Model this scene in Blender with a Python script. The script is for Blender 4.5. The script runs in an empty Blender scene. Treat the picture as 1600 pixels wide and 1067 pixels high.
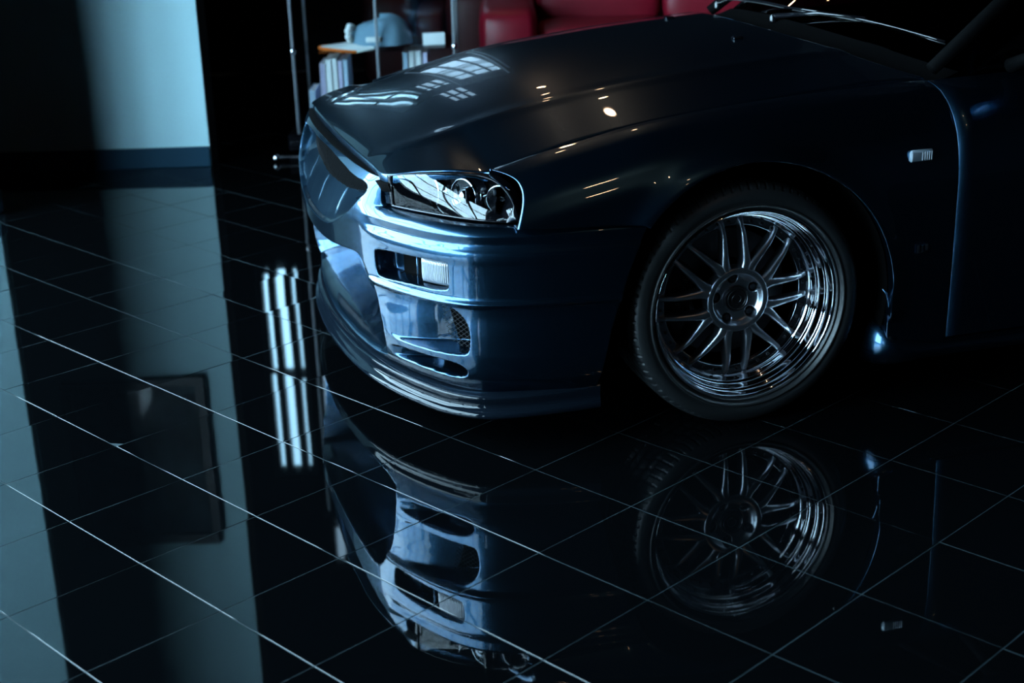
import bpy, math, random
import numpy as np
from mathutils import Matrix, Vector

random.seed(4)
SC = bpy.context.scene
COL = SC.collection

# ----------------------------------------------------------------- camera
PITCH, ROLL, CAM_H = 0.339, -0.0312, 1.457
cd = bpy.data.cameras.new('camera')
cam = bpy.data.objects.new('camera', cd)
COL.objects.link(cam)
_f = Vector((0, math.cos(PITCH), -math.sin(PITCH)))
_r = Vector((1, 0, 0))
_u = _r.cross(_f)
_r2 = _r * math.cos(ROLL) + _u * math.sin(ROLL)
_u2 = -_r * math.sin(ROLL) + _u * math.cos(ROLL)
_m = Matrix.Identity(4)
for i in range(3):
    _m[i][0], _m[i][1], _m[i][2] = _r2[i], _u2[i], -_f[i]
_m[2][3] = CAM_H
cam.matrix_world = _m
cd.sensor_width = 36.0
cd.sensor_fit = 'HORIZONTAL'
cd.lens = 2292.0 * 36.0 / 1600.0
cd.clip_start, cd.clip_end = 0.05, 300
cd.dof.use_dof = True
cd.dof.focus_distance = 3.62
cd.dof.aperture_fstop = 3.2
SC.camera = cam

# ----------------------------------------------------------------- world, light, exposure
world = bpy.data.worlds.new('overcast_sky')
SC.world = world
world.use_nodes = True
_bg = world.node_tree.nodes['Background']
_bg.inputs['Color'].default_value = (0.50, 0.78, 1.0, 1)
_bg.inputs['Strength'].default_value = 29.0
SC.view_settings.view_transform = 'Standard'
SC.view_settings.look = 'None'
SC.view_settings.gamma = 1.0
SC.view_settings.use_curve_mapping = False
SC.view_settings.exposure = 0.0
SC.cycles.caustics_reflective = False
SC.cycles.caustics_refractive = False
SC.cycles.sample_clamp_indirect = 4.0

ROOM = dict(x0=-3.6, x1=5.5, y0=-6.0, y1=9.5, h=4.5)
WIN_Y0, WIN_Y1, WIN_Z0, WIN_Z1 = -0.95, 5.8, 0.30, 4.20
SIDE_WIN = (-3.5, -2.6, 0.30, 2.60)     # smaller window further back on the same wall: y0 y1 z0 z1
FWINS = [(-1.72, -1.40, 1.30, 2.86), (-.95, -.42, 1.20, 2.90), (-1.36, -1.00, 2.05, 3.60)]          # high windows on the far wall: x0 x1 z0 z1


def portal(name, loc, sx, sy, rot):
    ld = bpy.data.lights.new(name, 'AREA')
    ld.shape = 'RECTANGLE'
    ld.size, ld.size_y = sx, sy
    ld.cycles.is_portal = True
    o = bpy.data.objects.new(name, ld)
    COL.objects.link(o)
    o.location = loc
    o.rotation_euler = rot
    return o


portal('window_daylight', (ROOM['x0'] + .03, (WIN_Y0 + WIN_Y1) / 2, (WIN_Z0 + WIN_Z1) / 2), WIN_Z1 - WIN_Z0, WIN_Y1 - WIN_Y0, (0, -math.pi / 2, 0))
portal('side_window_daylight', (ROOM['x0'] + .03, (SIDE_WIN[0] + SIDE_WIN[1]) / 2, (SIDE_WIN[2] + SIDE_WIN[3]) / 2), SIDE_WIN[3] - SIDE_WIN[2], SIDE_WIN[1] - SIDE_WIN[0], (0, -math.pi / 2, 0))
for _w in FWINS:
    portal('far_window_daylight', ((_w[0] + _w[1]) / 2, 9.45, (_w[2] + _w[3]) / 2), _w[1] - _w[0], _w[3] - _w[2], (-math.pi / 2, 0, 0))


# ----------------------------------------------------------------- materials
def new_mat(name):
    m = bpy.data.materials.new(name)
    m.use_nodes = True
    nt = m.node_tree
    return m, nt, nt.nodes['Principled BSDF']


def pmat(name, color, rough=0.5, metal=0.0, coat=0.0, coat_rough=0.03, ior=1.5, spec=0.5, bump=None, emit=None, var=0.0):
    m, nt, b = new_mat(name)
    b.inputs['Base Color'].default_value = (*color, 1)
    b.inputs['Roughness'].default_value = rough
    b.inputs['Metallic'].default_value = metal
    b.inputs['Coat Weight'].default_value = coat
    b.inputs['Coat Roughness'].default_value = coat_rough
    b.inputs['IOR'].default_value = ior
    b.inputs['Specular IOR Level'].default_value = spec
    if emit:
        b.inputs['Emission Color'].default_value = (*emit[0], 1)
        b.inputs['Emission Strength'].default_value = emit[1]
    if bump or var:
        tc = nt.nodes.new('ShaderNodeTexCoord')
        n = nt.nodes.new('ShaderNodeTexNoise')
        n.inputs['Scale'].default_value = bump[0] if bump else 40
        n.inputs['Detail'].default_value = 4
        nt.links.new(tc.outputs['Object'], n.inputs['Vector'])
        if bump:
            bp = nt.nodes.new('ShaderNodeBump')
            bp.inputs['Strength'].default_value = bump[1]
            bp.inputs['Distance'].default_value = bump[2]
            nt.links.new(n.outputs['Fac'], bp.inputs['Height'])
            nt.links.new(bp.outputs['Normal'], b.inputs['Normal'])
        if var:
            mx = nt.nodes.new('ShaderNodeMixRGB')
            mx.inputs[1].default_value = (*[c * (1 - var) for c in color], 1)
            mx.inputs[2].default_value = (*[min(1, c * (1 + var)) for c in color], 1)
            nt.links.new(n.outputs['Fac'], mx.inputs[0])
            nt.links.new(mx.outputs[0], b.inputs['Base Color'])
    return m


def glass_mat(name, tint=(1, 1, 1), ior=1.5, rough=0.0, gain=1.0):
    """clear sheet glass: transparent body with a Fresnel reflection"""
    m = bpy.data.materials.new(name)
    m.use_nodes = True
    nt = m.node_tree
    nt.nodes.clear()
    out = nt.nodes.new('ShaderNodeOutputMaterial')
    mix = nt.nodes.new('ShaderNodeMixShader')
    tr = nt.nodes.new('ShaderNodeBsdfTransparent')
    gl = nt.nodes.new('ShaderNodeBsdfGlossy')
    fr = nt.nodes.new('ShaderNodeFresnel')
    geo = nt.nodes.new('ShaderNodeNewGeometry')
    mi = nt.nodes.new('ShaderNodeMapRange')          # same reflectance on both faces of the sheet
    mi.inputs['To Min'].default_value = ior
    mi.inputs['To Max'].default_value = 1.0 / ior
    nt.links.new(geo.outputs['Backfacing'], mi.inputs['Value'])
    nt.links.new(mi.outputs[0], fr.inputs['IOR'])
    tr.inputs['Color'].default_value = (*tint, 1)
    gl.inputs['Roughness'].default_value = rough
    mul = nt.nodes.new('ShaderNodeMath')
    mul.operation = 'MULTIPLY'
    mul.use_clamp = True
    mul.inputs[1].default_value = gain
    nt.links.new(fr.outputs[0], mul.inputs[0])
    nt.links.new(mul.outputs[0], mix.inputs[0])
    nt.links.new(tr.outputs[0], mix.inputs[1])
    nt.links.new(gl.outputs[0], mix.inputs[2])
    nt.links.new(mix.outputs[0], out.inputs['Surface'])
    return m


def paint_mat():
    m, nt, b = new_mat('blue_grey_metallic_paint')
    tc = nt.nodes.new('ShaderNodeTexCoord')
    v = nt.nodes.new('ShaderNodeTexVoronoi')
    v.inputs['Scale'].default_value = 2600
    nt.links.new(tc.outputs['Object'], v.inputs['Vector'])
    mx = nt.nodes.new('ShaderNodeMixRGB')
    mx.inputs[0].default_value = 0.12
    mx.inputs[1].default_value = (0.0225, 0.0620, 0.1120, 1)
    nt.links.new(v.outputs['Color'], mx.inputs[2])
    mx.blend_type = 'OVERLAY'
    nt.links.new(mx.outputs[0], b.inputs['Base Color'])
    b.inputs['Metallic'].default_value = 1.0
    b.inputs['Roughness'].default_value = 0.27
    b.inputs['Coat Weight'].default_value = 1.0
    b.inputs['Coat Roughness'].default_value = 0.012
    b.inputs['Coat IOR'].default_value = 1.40
    return m


M = dict(
    paint=paint_mat(),
    black=pmat('black_plastic', (0.0007, 0.0007, 0.0008), 0.8, spec=0.03),
    gloss_black=pmat('gloss_black_plastic', (0.003, 0.003, 0.004), 0.12),
    rubber=pmat('tyre_rubber', (0.008, 0.009, 0.010), 0.42, bump=(300, 0.15, 0.0004)),
    chrome=pmat('polished_metal', (0.86, 0.88, 0.92), 0.05, 1.0),
    lamp_grey=pmat('lamp_grey', (0.05, 0.052, 0.055), 0.5),
    mirror=pmat('reflector_chrome', (0.9, 0.92, 0.95), 0.03, 1.0),
    brushed=pmat('brushed_metal', (0.50, 0.54, 0.60), 0.29, 1.0, bump=(180, 0.05, 0.0005)),
    steel=pmat('dark_steel', (0.10, 0.10, 0.11), 0.35, 1.0),
    caliper=pmat('caliper_paint', (0.006, 0.006, 0.008), 0.3),
    print=pmat('white_print', (0.75, 0.78, 0.8), 0.5),
    lens=glass_mat('headlight_glass', (0.93, 0.96, 0.97), 1.5, 0.0, 1.25),
    case_glass=glass_mat('case_glass', (0.96, 0.98, 0.98), 1.5),
    pane=glass_mat('window_glass', (0.95, 0.98, 0.98), 1.5),
    pane_tint=glass_mat('tinted_window_glass', (0.27, 0.28, 0.29), 1.5),
    pane_slit=glass_mat('pale_window_glass', (0.42, 0.48, 0.50), 1.5),
    tint=glass_mat('windshield_glass', (0.10, 0.12, 0.13), 1.5),
    clear_plastic=pmat('clear_signal_plastic', (0.34, 0.36, 0.40), 0.22, 0.35, coat=0.6),
    marker=pmat('marker_plastic', (0.30, 0.36, 0.42), 0.15, 0.2, coat=0.8),
    carbon=pmat('lip_gloss', (0.003, 0.005, 0.008), 0.4, 0.0, coat=0.6, coat_rough=0.02, spec=0.0),
    wire=pmat('grille_wire', (0.022, 0.023, 0.024), 0.7, spec=0.1),
    grille_black=pmat('grille_black', (0.003, 0.003, 0.0035), 0.7, spec=0.05),
    post=pmat('satin_post', (0.30, 0.33, 0.36), 0.4, 0.2),
    grout=pmat('grout', (0.013, 0.027, 0.033), 0.7, var=0.15),
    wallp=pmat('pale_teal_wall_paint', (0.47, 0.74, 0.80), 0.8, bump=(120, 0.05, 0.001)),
    screenp=pmat('dimmed_teal_wall_paint', (0.16, 0.28, 0.31), 0.8, bump=(120, 0.05, 0.001)),  # wall colour darkened to stand in for weaker light on the screen
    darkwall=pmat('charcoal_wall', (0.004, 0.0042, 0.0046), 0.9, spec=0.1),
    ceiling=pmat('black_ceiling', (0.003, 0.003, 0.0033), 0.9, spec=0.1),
    base=pmat('navy_baseboard', (0.010, 0.040, 0.068), 0.55, spec=0.1),
    frame=pmat('window_frame_metal', (0.02, 0.022, 0.025), 0.45),
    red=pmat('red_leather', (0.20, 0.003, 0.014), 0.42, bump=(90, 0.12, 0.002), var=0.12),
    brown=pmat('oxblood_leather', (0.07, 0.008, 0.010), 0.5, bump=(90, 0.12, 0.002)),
    wood=pmat('dark_wood', (0.02, 0.01, 0.008), 0.4),
    denim=pmat('washed_blue_cloth', (0.17, 0.30, 0.40), 0.9, bump=(200, 0.4, 0.002), var=0.2),
    orange=pmat('orange_cloth', (0.80, 0.16, 0.015), 0.85),
    white=pmat('white_cloth', (0.80, 0.82, 0.82), 0.85, bump=(150, 0.3, 0.002)),
    paper=pmat('white_paper', (0.85, 0.87, 0.88), 0.7),
    paperb=pmat('pale_blue_paper', (0.45, 0.60, 0.75), 0.6),
    paperl=pmat('lilac_paper', (0.62, 0.58, 0.80), 0.6),
    asphalt=pmat('asphalt', (0.03, 0.031, 0.033), 0.9, bump=(30, 0.3, 0.01)),
    concrete=pmat('grey_concrete', (0.18, 0.19, 0.20), 0.85, bump=(8, 0.2, 0.02)),
    lamp_body=pmat('lamp_black', (0.01, 0.01, 0.01), 0.5),
    bulb=pmat('warm_bulb', (1, 0.8, 0.6), 0.5, emit=((1.0, 0.62, 0.36), 80.0)),
)


def tile_mat():
    m, nt, b = new_mat('polished_black_tile')
    tc = nt.nodes.new('ShaderNodeTexCoord')
    n = nt.nodes.new('ShaderNodeTexNoise')
    n.inputs['Scale'].default_value = 6
    n.inputs['Detail'].default_value = 6
    nt.links.new(tc.outputs['Object'], n.inputs['Vector'])
    r = nt.nodes.new('ShaderNodeMapRange')
    r.inputs['To Min'].default_value = 0.012
    r.inputs['To Max'].default_value = 0.035
    nt.links.new(n.outputs['Fac'], r.inputs['Value'])
    nt.links.new(r.outputs[0], b.inputs['Roughness'])
    b.inputs['Base Color'].default_value = (0.0010, 0.0013, 0.0016, 1)
    b.inputs['IOR'].default_value = 1.70
    return m


M['tile'] = tile_mat()


# ----------------------------------------------------------------- mesh helpers
def tag(o, label=None, cat=None, group=None, kind=None):
    for k, v in (('label', label), ('category', cat), ('group', group), ('kind', kind)):
        if v:
            o[k] = v
    return o


def link(name, me, parent=None):
    o = bpy.data.objects.new(name, me)
    COL.objects.link(o)
    if parent:
        o.parent = parent
    return o


def empty(name, loc=(0, 0, 0), rz=0.0, parent=None):
    o = bpy.data.objects.new(name, None)
    o.empty_display_size = 0.1
    COL.objects.link(o)
    o.location = loc
    o.rotation_euler = (0, 0, rz)
    if parent:
        o.parent = parent
    return o


def mesh_np(name, V, F, mats, smooth=True, midx=None):
    """V (n,3) float, F (k,4) or (k,3) int (or list of tuples)"""
    me = bpy.data.meshes.new(name)
    if isinstance(F, np.ndarray):
        k, c = F.shape
        me.vertices.add(len(V))
        me.vertices.foreach_set('co', np.asarray(V, np.float32).ravel())
        me.loops.add(k * c)
        me.loops.foreach_set('vertex_index', F.astype(np.int32).ravel())
        me.polygons.add(k)
        me.polygons.foreach_set('loop_start', np.arange(0, k * c, c, dtype=np.int32))
        me.polygons.foreach_set('loop_total', np.full(k, c, np.int32))
        if midx is not None:
            me.polygons.foreach_set('material_index', midx.astype(np.int32))
        me.update(calc_edges=True)
        me.validate()
    else:
        me.from_pydata([tuple(map(float, v)) for v in V], [], F)
        me.update()
    me.polygons.foreach_set('use_smooth', np.full(len(me.polygons), smooth))
    for m in (mats if isinstance(mats, (list, tuple)) else [mats]):
        me.materials.append(m)
    return me


def grid_faces(n, m, cu=False, cv=False, flip=False):
    i = np.arange(n if cu else n - 1)
    j = np.arange(m if cv else m - 1)
    I, J = np.meshgrid(i, j, indexing='ij')
    I2, J2 = (I + 1) % n, (J + 1) % m
    F = np.stack([I * m + J, I2 * m + J, I2 * m + J2, I * m + J2], -1).reshape(-1, 4)
    return F[:, ::-1] if flip else F


def grid(name, P, mats, parent=None, cu=False, cv=False, flip=False, midx=None, smooth=True):
    n, m = P.shape[:2]
    me = mesh_np(name, P.reshape(-1, 3), grid_faces(n, m, cu, cv, flip), mats, smooth, midx)
    return link(name, me, parent)


class MB:
    """collects simple solids for one mesh"""
    def __init__(s):
        s.V, s.F = [], []

    def add(s, V, F):
        b = len(s.V)
        s.V += [tuple(v) for v in V]
        s.F += [tuple(b + i for i in f) for f in F]
        return s

    def box(s, c, d, bev=0.0, rz=0.0):
        """box centre c, size d with chamfered edges"""
        hx, hy, hz = d[0] / 2, d[1] / 2, d[2] / 2
        b = min(bev, hx * .9, hy * .9, hz * .9)
        cz, sz = math.cos(rz), math.sin(rz)

        def tr(p):
            return (c[0] + p[0] * cz - p[1] * sz, c[1] + p[0] * sz + p[1] * cz, c[2] + p[2])
        if b <= 0:
            V = [(x * hx, y * hy, z * hz) for x in (-1, 1) for y in (-1, 1) for z in (-1, 1)]
            F = [(0, 1, 3, 2), (4, 6, 7, 5), (0, 4, 5, 1), (2, 3, 7, 6), (0, 2, 6, 4), (1, 5, 7, 3)]
            return s.add([tr(v) for v in V], F)
        V, idx = [], {}
        for x in (-1, 1):
            for y in (-1, 1):
                for z in (-1, 1):
                    for a in range(3):
                        p = [x * (hx - b), y * (hy - b), z * (hz - b)]
                        p[a] = (x * hx, y * hy, z * hz)[a]
                        idx[(x, y, z, a)] = len(V)
                        V.append(tr(p))
        F = []
        for a in range(3):
            o = [k for k in range(3) if k != a]
            for sg in (-1, 1):
                q = []
                for u, w in ((-1, -1), (1, -1), (1, 1), (-1, 1)):
                    k = [0, 0, 0]
                    k[a], k[o[0]], k[o[1]] = sg, u, w
                    q.append(idx[(*k, a)])
                F.append(tuple(q) if (sg > 0) == (a != 1) else tuple(q[::-1]))
        for a in range(3):
            o = [k for k in range(3) if k != a]
            for u in (-1, 1):
                for w in (-1, 1):
                    k1, k2 = [0, 0, 0], [0, 0, 0]
                    k1[a], k2[a] = -1, 1
                    k1[o[0]] = k2[o[0]] = u
                    k1[o[1]] = k2[o[1]] = w
                    F.append((idx[(*k1, o[0])], idx[(*k2, o[0])], idx[(*k2, o[1])], idx[(*k1, o[1])]))
        for x in (-1, 1):
            for y in (-1, 1):
                for z in (-1, 1):
                    F.append(tuple(idx[(x, y, z, a)] for a in range(3)))
        return s.add(V, F)

    def tube(s, pts, r, n=8, cap=True):
        pts = [Vector(p) for p in pts]
        rs = r if isinstance(r, (list, tuple)) else [r] * len(pts)
        base = len(s.V)
        up = Vector((0, 0, 1))
        for i, p in enumerate(pts):
            t = (pts[min(i + 1, len(pts) - 1)] - pts[max(i - 1, 0)]).normalized()
            a = t.cross(up)
            if a.length < 1e-3:
                a = t.cross(Vector((1, 0, 0)))
            a.normalize()
            b = t.cross(a)
            for k in range(n):
                w = 2 * math.pi * k / n
                s.V.append(tuple(p + rs[i] * (math.cos(w) * a + math.sin(w) * b)))
        for i in range(len(pts) - 1):
            for k in range(n):
                k2 = (k + 1) % n
                s.F.append((base + i * n + k, base + i * n + k2, base + (i + 1) * n + k2, base + (i + 1) * n + k))
        if cap:
            s.F.append(tuple(base + k for k in range(n))[::-1])
            e = base + (len(pts) - 1) * n
            s.F.append(tuple(e + k for k in range(n)))
        return s

    def lathe(s, prof, c=(0, 0, 0), axis='Z', n=32):
        """prof: list of (r, h) revolved about the axis through c"""
        base = len(s.V)
        for k in range(n):
            w = 2 * math.pi * k / n
            for r, h in prof:
                x, y = r * math.cos(w), r * math.sin(w)
                p = {'Z': (x, y, h), 'X': (h, x, y), 'Y': (y, h, x)}[axis]
                s.V.append((c[0] + p[0], c[1] + p[1], c[2] + p[2]))
        m = len(prof)
        for k in range(n):
            k2 = (k + 1) % n
            for i in range(m - 1):
                s.F.append((base + k * m + i, base + k2 * m + i, base + k2 * m + i + 1, base + k * m + i + 1))
        return s

    def mesh(s, name, mat, smooth=False):
        return mesh_np(name, s.V, s.F, mat, smooth)

    def build(s, name, mat, parent=None, smooth=False):
        return link(name, s.mesh(name, mat, smooth), parent)


def soft(o, angle=35):
    """smooth shading with sharp creases"""
    me = o.data
    me.polygons.foreach_set('use_smooth', np.full(len(me.polygons), True))
    try:
        me.set_sharp_from_angle(angle=math.radians(angle))
    except Exception:
        pass
    return o


def catmull(P, n=24, closed=False):
    P = np.asarray(P, float)
    N = len(P)
    out = []
    for i in range(N if closed else N - 1):
        if closed:
            p0, p1, p2, p3 = P[(i - 1) % N], P[i], P[(i + 1) % N], P[(i + 2) % N]
        else:
            p0, p1, p2, p3 = P[max(i - 1, 0)], P[i], P[i + 1], P[min(i + 2, N - 1)]
        t = np.linspace(0, 1, n, endpoint=False)[:, None]
        out.append(.5 * (2 * p1 + (-p0 + p2) * t + (2 * p0 - 5 * p1 + 4 * p2 - p3) * t * t + (-p0 + 3 * p1 - 3 * p2 + p3) * t ** 3))
    if not closed:
        out.append(P[-1:])
    return np.vstack(out)


def resample(P, n):
    P = np.asarray(P, float)
    d = np.r_[0, np.cumsum(np.linalg.norm(np.diff(P, axis=0), axis=1))]
    t = np.linspace(0, d[-1], n)
    return np.stack([np.interp(t, d, P[:, k]) for k in range(P.shape[1])], 1)


def sstep(a, b, x):
    t = np.clip((x - a) / (b - a), 0, 1)
    return t * t * (3 - 2 * t)


def pinterp(x, pts):
    """monotone cubic interpolation through (x, y) points"""
    p = np.array(sorted(pts), float)
    X, Y = p[:, 0], p[:, 1]
    h = np.diff(X)
    dl = np.diff(Y) / h
    m = np.zeros(len(X))
    m[0], m[-1] = dl[0], dl[-1]
    for i in range(1, len(X) - 1):
        if dl[i - 1] * dl[i] > 0:
            w1, w2 = 2 * h[i] + h[i - 1], h[i] + 2 * h[i - 1]
            m[i] = (w1 + w2) / (w1 / dl[i - 1] + w2 / dl[i])
    x = np.clip(np.asarray(x, float), X[0], X[-1])
    i = np.clip(np.searchsorted(X, x) - 1, 0, len(h) - 1)
    t = (x - X[i]) / h[i]
    return ((2 * t ** 3 - 3 * t ** 2 + 1) * Y[i] + (t ** 3 - 2 * t ** 2 + t) * h[i] * m[i]
            + (-2 * t ** 3 + 3 * t ** 2) * Y[i + 1] + (t ** 3 - t ** 2) * h[i] * m[i + 1])


def chaikin(P, it=3):
    P = np.asarray(P, float)
    for _ in range(it):
        Q = np.roll(P, -1, 0)
        P = np.stack([.75 * P + .25 * Q, .25 * P + .75 * Q], 1).reshape(-1, 2)
    return P


def poly_sdf(P, x, y):
    d = np.full(x.shape, 1e9)
    inside = np.zeros(x.shape, bool)
    Q = np.roll(P, -1, 0)
    for (ax, ay), (bx, by) in zip(P, Q):
        ex, ey = bx - ax, by - ay
        t = np.clip(((x - ax) * ex + (y - ay) * ey) / (ex * ex + ey * ey + 1e-15), 0, 1)
        d = np.minimum(d, (x - ax - t * ex) ** 2 + (y - ay - t * ey) ** 2)
        c = ((ay > y) != (by > y)) & (x < ex * (y - ay) / (ey if abs(ey) > 1e-12 else 1e-12) + ax)
        inside ^= c
    d = np.sqrt(d)
    return np.where(inside, -d, d)


def mirrored(o, name=None, parent=None):
    """a copy of a car part for the other side of the car"""
    me = o.data.copy()
    n = len(me.vertices)
    co = np.empty(n * 3, np.float32)
    me.vertices.foreach_get('co', co)
    co = co.reshape(-1, 3)
    co[:, 1] *= -1
    me.vertices.foreach_set('co', co.ravel())
    me.flip_normals()
    me.update()
    c = link(name or o.name.split('.')[0], me, parent or o.parent)
    for ch in list(o.children):
        mirrored(ch, parent=c)
    return c


# ================================================================= THE SETTING
def struct(o):
    o['kind'] = 'structure'
    return o


# ---- floor: grout bed with tiles
TS = 0.2996
TA = -0.79471
TX, TY = 0.03449 * CAM_H, 2.49074 * CAM_H
ca, sa = math.cos(TA), math.sin(TA)
floor = struct(MB().box((0, 1.75, -0.0508), (11.2, 15.7, 0.10)).build('floor', M['grout']))
floor['label'] = 'glossy black tiled showroom floor with pale grout lines'


def tile_mesh():
    h, b = TS / 2 - 0.0012, 0.0004
    V = [(-h + b, -h + b, 0), (h - b, -h + b, 0), (h - b, h - b, 0), (-h + b, h - b, 0),
         (-h, -h, -b * .8), (h, -h, -b * .8), (h, h, -b * .8), (-h, h, -b * .8),
         (-h, -h, -.006), (h, -h, -.006), (h, h, -.006), (-h, h, -.006)]
    F = [(0, 1, 2, 3)]
    for o in (0, 4):
        for k in range(4):
            k2 = (k + 1) % 4
            F.append((o + 4 + k, o + 4 + k2, o + k2, o + k))
    return V, F


TV, TF = tile_mesh()
tile_me = mesh_np('tile', TV, TF, M['tile'], False)
rng = random.Random(11)
cand = []
for a in range(-40, 45):
    for b in range(-45, 45):
        x = TX + TS * ((b + .5) * ca + (a + .5) * sa)
        y = TY + TS * ((b + .5) * sa - (a + .5) * ca)
        if not (-3.55 < x < 5.4 and -5.9 < y < 9.4):
            continue
        d = Vector((x, y, -CAM_H))
        z = d.dot(_f)
        vis = False
        if z > .5:
            px, py = 800 + 2292 * d.dot(_r2) / z, 533.5 - 2292 * d.dot(_u2) / z
            vis = -90 < px < 1690 and 150 < py < 1160
        cand.append((vis, -math.hypot(x, y), x, y))
cand.sort(reverse=True)
rest = MB()
for k, (vis, _, x, y) in enumerate(cand):
    rx, ry = rng.gauss(0, .0014), rng.gauss(0, .0014)
    if k < 300:
        o = link('tile', tile_me, floor)
        o.location = (x, y, 0)
        o.rotation_euler = (rx, ry, TA)
    else:
        V = []
        for vx, vy, vz in TV:
            X, Y = vx * ca - vy * sa, vx * sa + vy * ca
            V.append((x + X, y + Y, vz + X * -ry + Y * rx))
        rest.add(V, TF)
tag(rest.build('tile_field', M['tile'], floor), kind='stuff')

# ---- shell of the room
x0, x1, y0, y1, RH = ROOM['x0'], ROOM['x1'], ROOM['y0'], ROOM['y1'], ROOM['h']
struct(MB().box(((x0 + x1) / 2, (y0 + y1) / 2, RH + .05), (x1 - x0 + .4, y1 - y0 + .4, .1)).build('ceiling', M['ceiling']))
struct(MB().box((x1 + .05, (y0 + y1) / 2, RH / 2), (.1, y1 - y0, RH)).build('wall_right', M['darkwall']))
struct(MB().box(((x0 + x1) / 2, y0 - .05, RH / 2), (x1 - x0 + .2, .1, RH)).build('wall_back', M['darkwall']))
w = MB()
sw0, sw1, sw2, sw3 = SIDE_WIN
for (ya_, yb_, za_, zb_) in ((y0, sw0, 0, RH), (sw1, WIN_Y0, 0, RH), (WIN_Y1, y1, 0, RH), (WIN_Y0, WIN_Y1, 0, WIN_Z0), (WIN_Y0, WIN_Y1, WIN_Z1, RH), (sw0, sw1, 0, sw2), (sw0, sw1, sw3, RH)):
    w.box((x0 - .1, (ya_ + yb_) / 2, (za_ + zb_) / 2), (.2, yb_ - ya_, zb_ - za_))
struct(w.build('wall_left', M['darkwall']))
(fa0, fa1, fa2, fa3), (fb0, fb1, fb2, fb3), (fc0, fc1, fc2, fc3) = FWINS
w = MB()
for (xa_, xb_, za_, zb_) in ((x0, fa0, 0, RH), (fa1, fc0, 0, RH), (fc1, fb0, 0, RH), (fb1, x1, 0, RH), (fa0, fa1, 0, fa2), (fa0, fa1, fa3, RH), (fc0, fc1, 0, fc2), (fc0, fc1, fc3, RH), (fb0, fb1, 0, fb2), (fb0, fb1, fb3, RH)):
    w.box(((xa_ + xb_) / 2, y1 + .1, (za_ + zb_) / 2), (xb_ - xa_, .2, zb_ - za_))
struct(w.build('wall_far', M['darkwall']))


def window(name, horizontal_axis, fixed, a0, a1, z0, z1, cols, rows, t=0.07, glass='pane'):
    """frame bars and one pane per light; cols and rows are the division lines"""
    fr = MB()

    def bar(ac, zc, da, dz):
        c = (fixed, ac, zc) if horizontal_axis == 'y' else (ac, fixed, zc)
        d = (.10, da, dz) if horizontal_axis == 'y' else (da, .10, dz)
        fr.box(c, d, .006)
    A = [a0] + list(cols) + [a1]
    Z = [z0] + list(rows) + [z1]
    for a in A:
        bar(min(max(a, a0 + t / 2), a1 - t / 2), (z0 + z1) / 2, t, z1 - z0)
    for z in Z:
        bar((a0 + a1) / 2, min(max(z, z0 + t / 2), z1 - t / 2), a1 - a0, t)
    wn = struct(fr.build(name, M['frame']))
    for i in range(len(A) - 1):
        for j in range(len(Z) - 1):
            c = ((A[i] + A[i + 1]) / 2, (Z[j] + Z[j + 1]) / 2)
            d = (A[i + 1] - A[i] - t * .6, Z[j + 1] - Z[j] - t * .6)
            p = MB()
            if horizontal_axis == 'y':
                p.box((fixed, c[0], c[1]), (.008, d[0], d[1]))
            else:
                p.box((c[0], fixed, c[1]), (d[0], .008, d[1]))
            p.build('pane', M[glass], wn)
    return wn


window('window_1', 'y', x0 - .08, WIN_Y0, WIN_Y1, WIN_Z0, WIN_Z1, [WIN_Y0 + 1.125 * k for k in range(1, 6)], [1.30, 2.75])
window('window_5', 'y', x0 - .08, sw0, sw1, sw2, sw3, [(sw0 + sw1) / 2], [1.9])
window('window_2', 'x', y1 + .08, fa0, fa1, fa2, fa3, [fa0 + .11, fa0 + .22], [2.07], .05, 'pane_slit')
window('window_4', 'x', y1 + .08, fc0, fc1, fc2, fc3, [fc0 + .12, fc0 + .24], [2.45, 2.85, 3.25], .035, 'pane_tint')
window('window_3', 'x', y1 + .08, fb0, fb1, fb2, fb3, [fb0 + .18, fb0 + .36], [1.75, 2.30], .035, 'pane_tint')

# ---- the lit wall panel on the left of the picture, with its baseboard, and the pillar before it
PY = 6.71
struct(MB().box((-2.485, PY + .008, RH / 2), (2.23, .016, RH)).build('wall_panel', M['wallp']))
struct(MB().box((-2.487, PY + .116, RH / 2), (2.226, .20, RH)).build('wall_dark_backing', M['darkwall']))  # charcoal backing added so the unlit end of the panel goes black
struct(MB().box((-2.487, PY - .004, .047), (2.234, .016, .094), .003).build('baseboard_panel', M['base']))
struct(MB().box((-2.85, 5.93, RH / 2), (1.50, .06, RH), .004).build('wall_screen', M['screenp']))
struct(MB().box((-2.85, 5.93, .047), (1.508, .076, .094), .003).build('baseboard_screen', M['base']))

# ---- outside
struct(MB().box((-18.7, 2, -.30), (30, 60, .1)).build('ground_street', M['asphalt']))
struct(MB().box((2, 22, -.30), (40, 25, .1)).build('ground_yard', M['asphalt']))

# ================================================================= THE CAR
# car frame: x forward from the front axle, y to the car's left, z up from the floor
CAR_TH = math.radians(16.0)
CAR_O = (0.594 - 0.87 * math.sin(CAR_TH), 3.43 + 0.87 * math.cos(CAR_TH), 0.0)
car = empty('sports_car', CAR_O, math.pi + CAR_TH)
tag(car, 'dark blue-grey metallic sports coupe with polished multi-spoke wheels, nose towards the left', 'car')
WZ, WR, ARCH_R = 0.312, 0.312, 0.372

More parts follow.
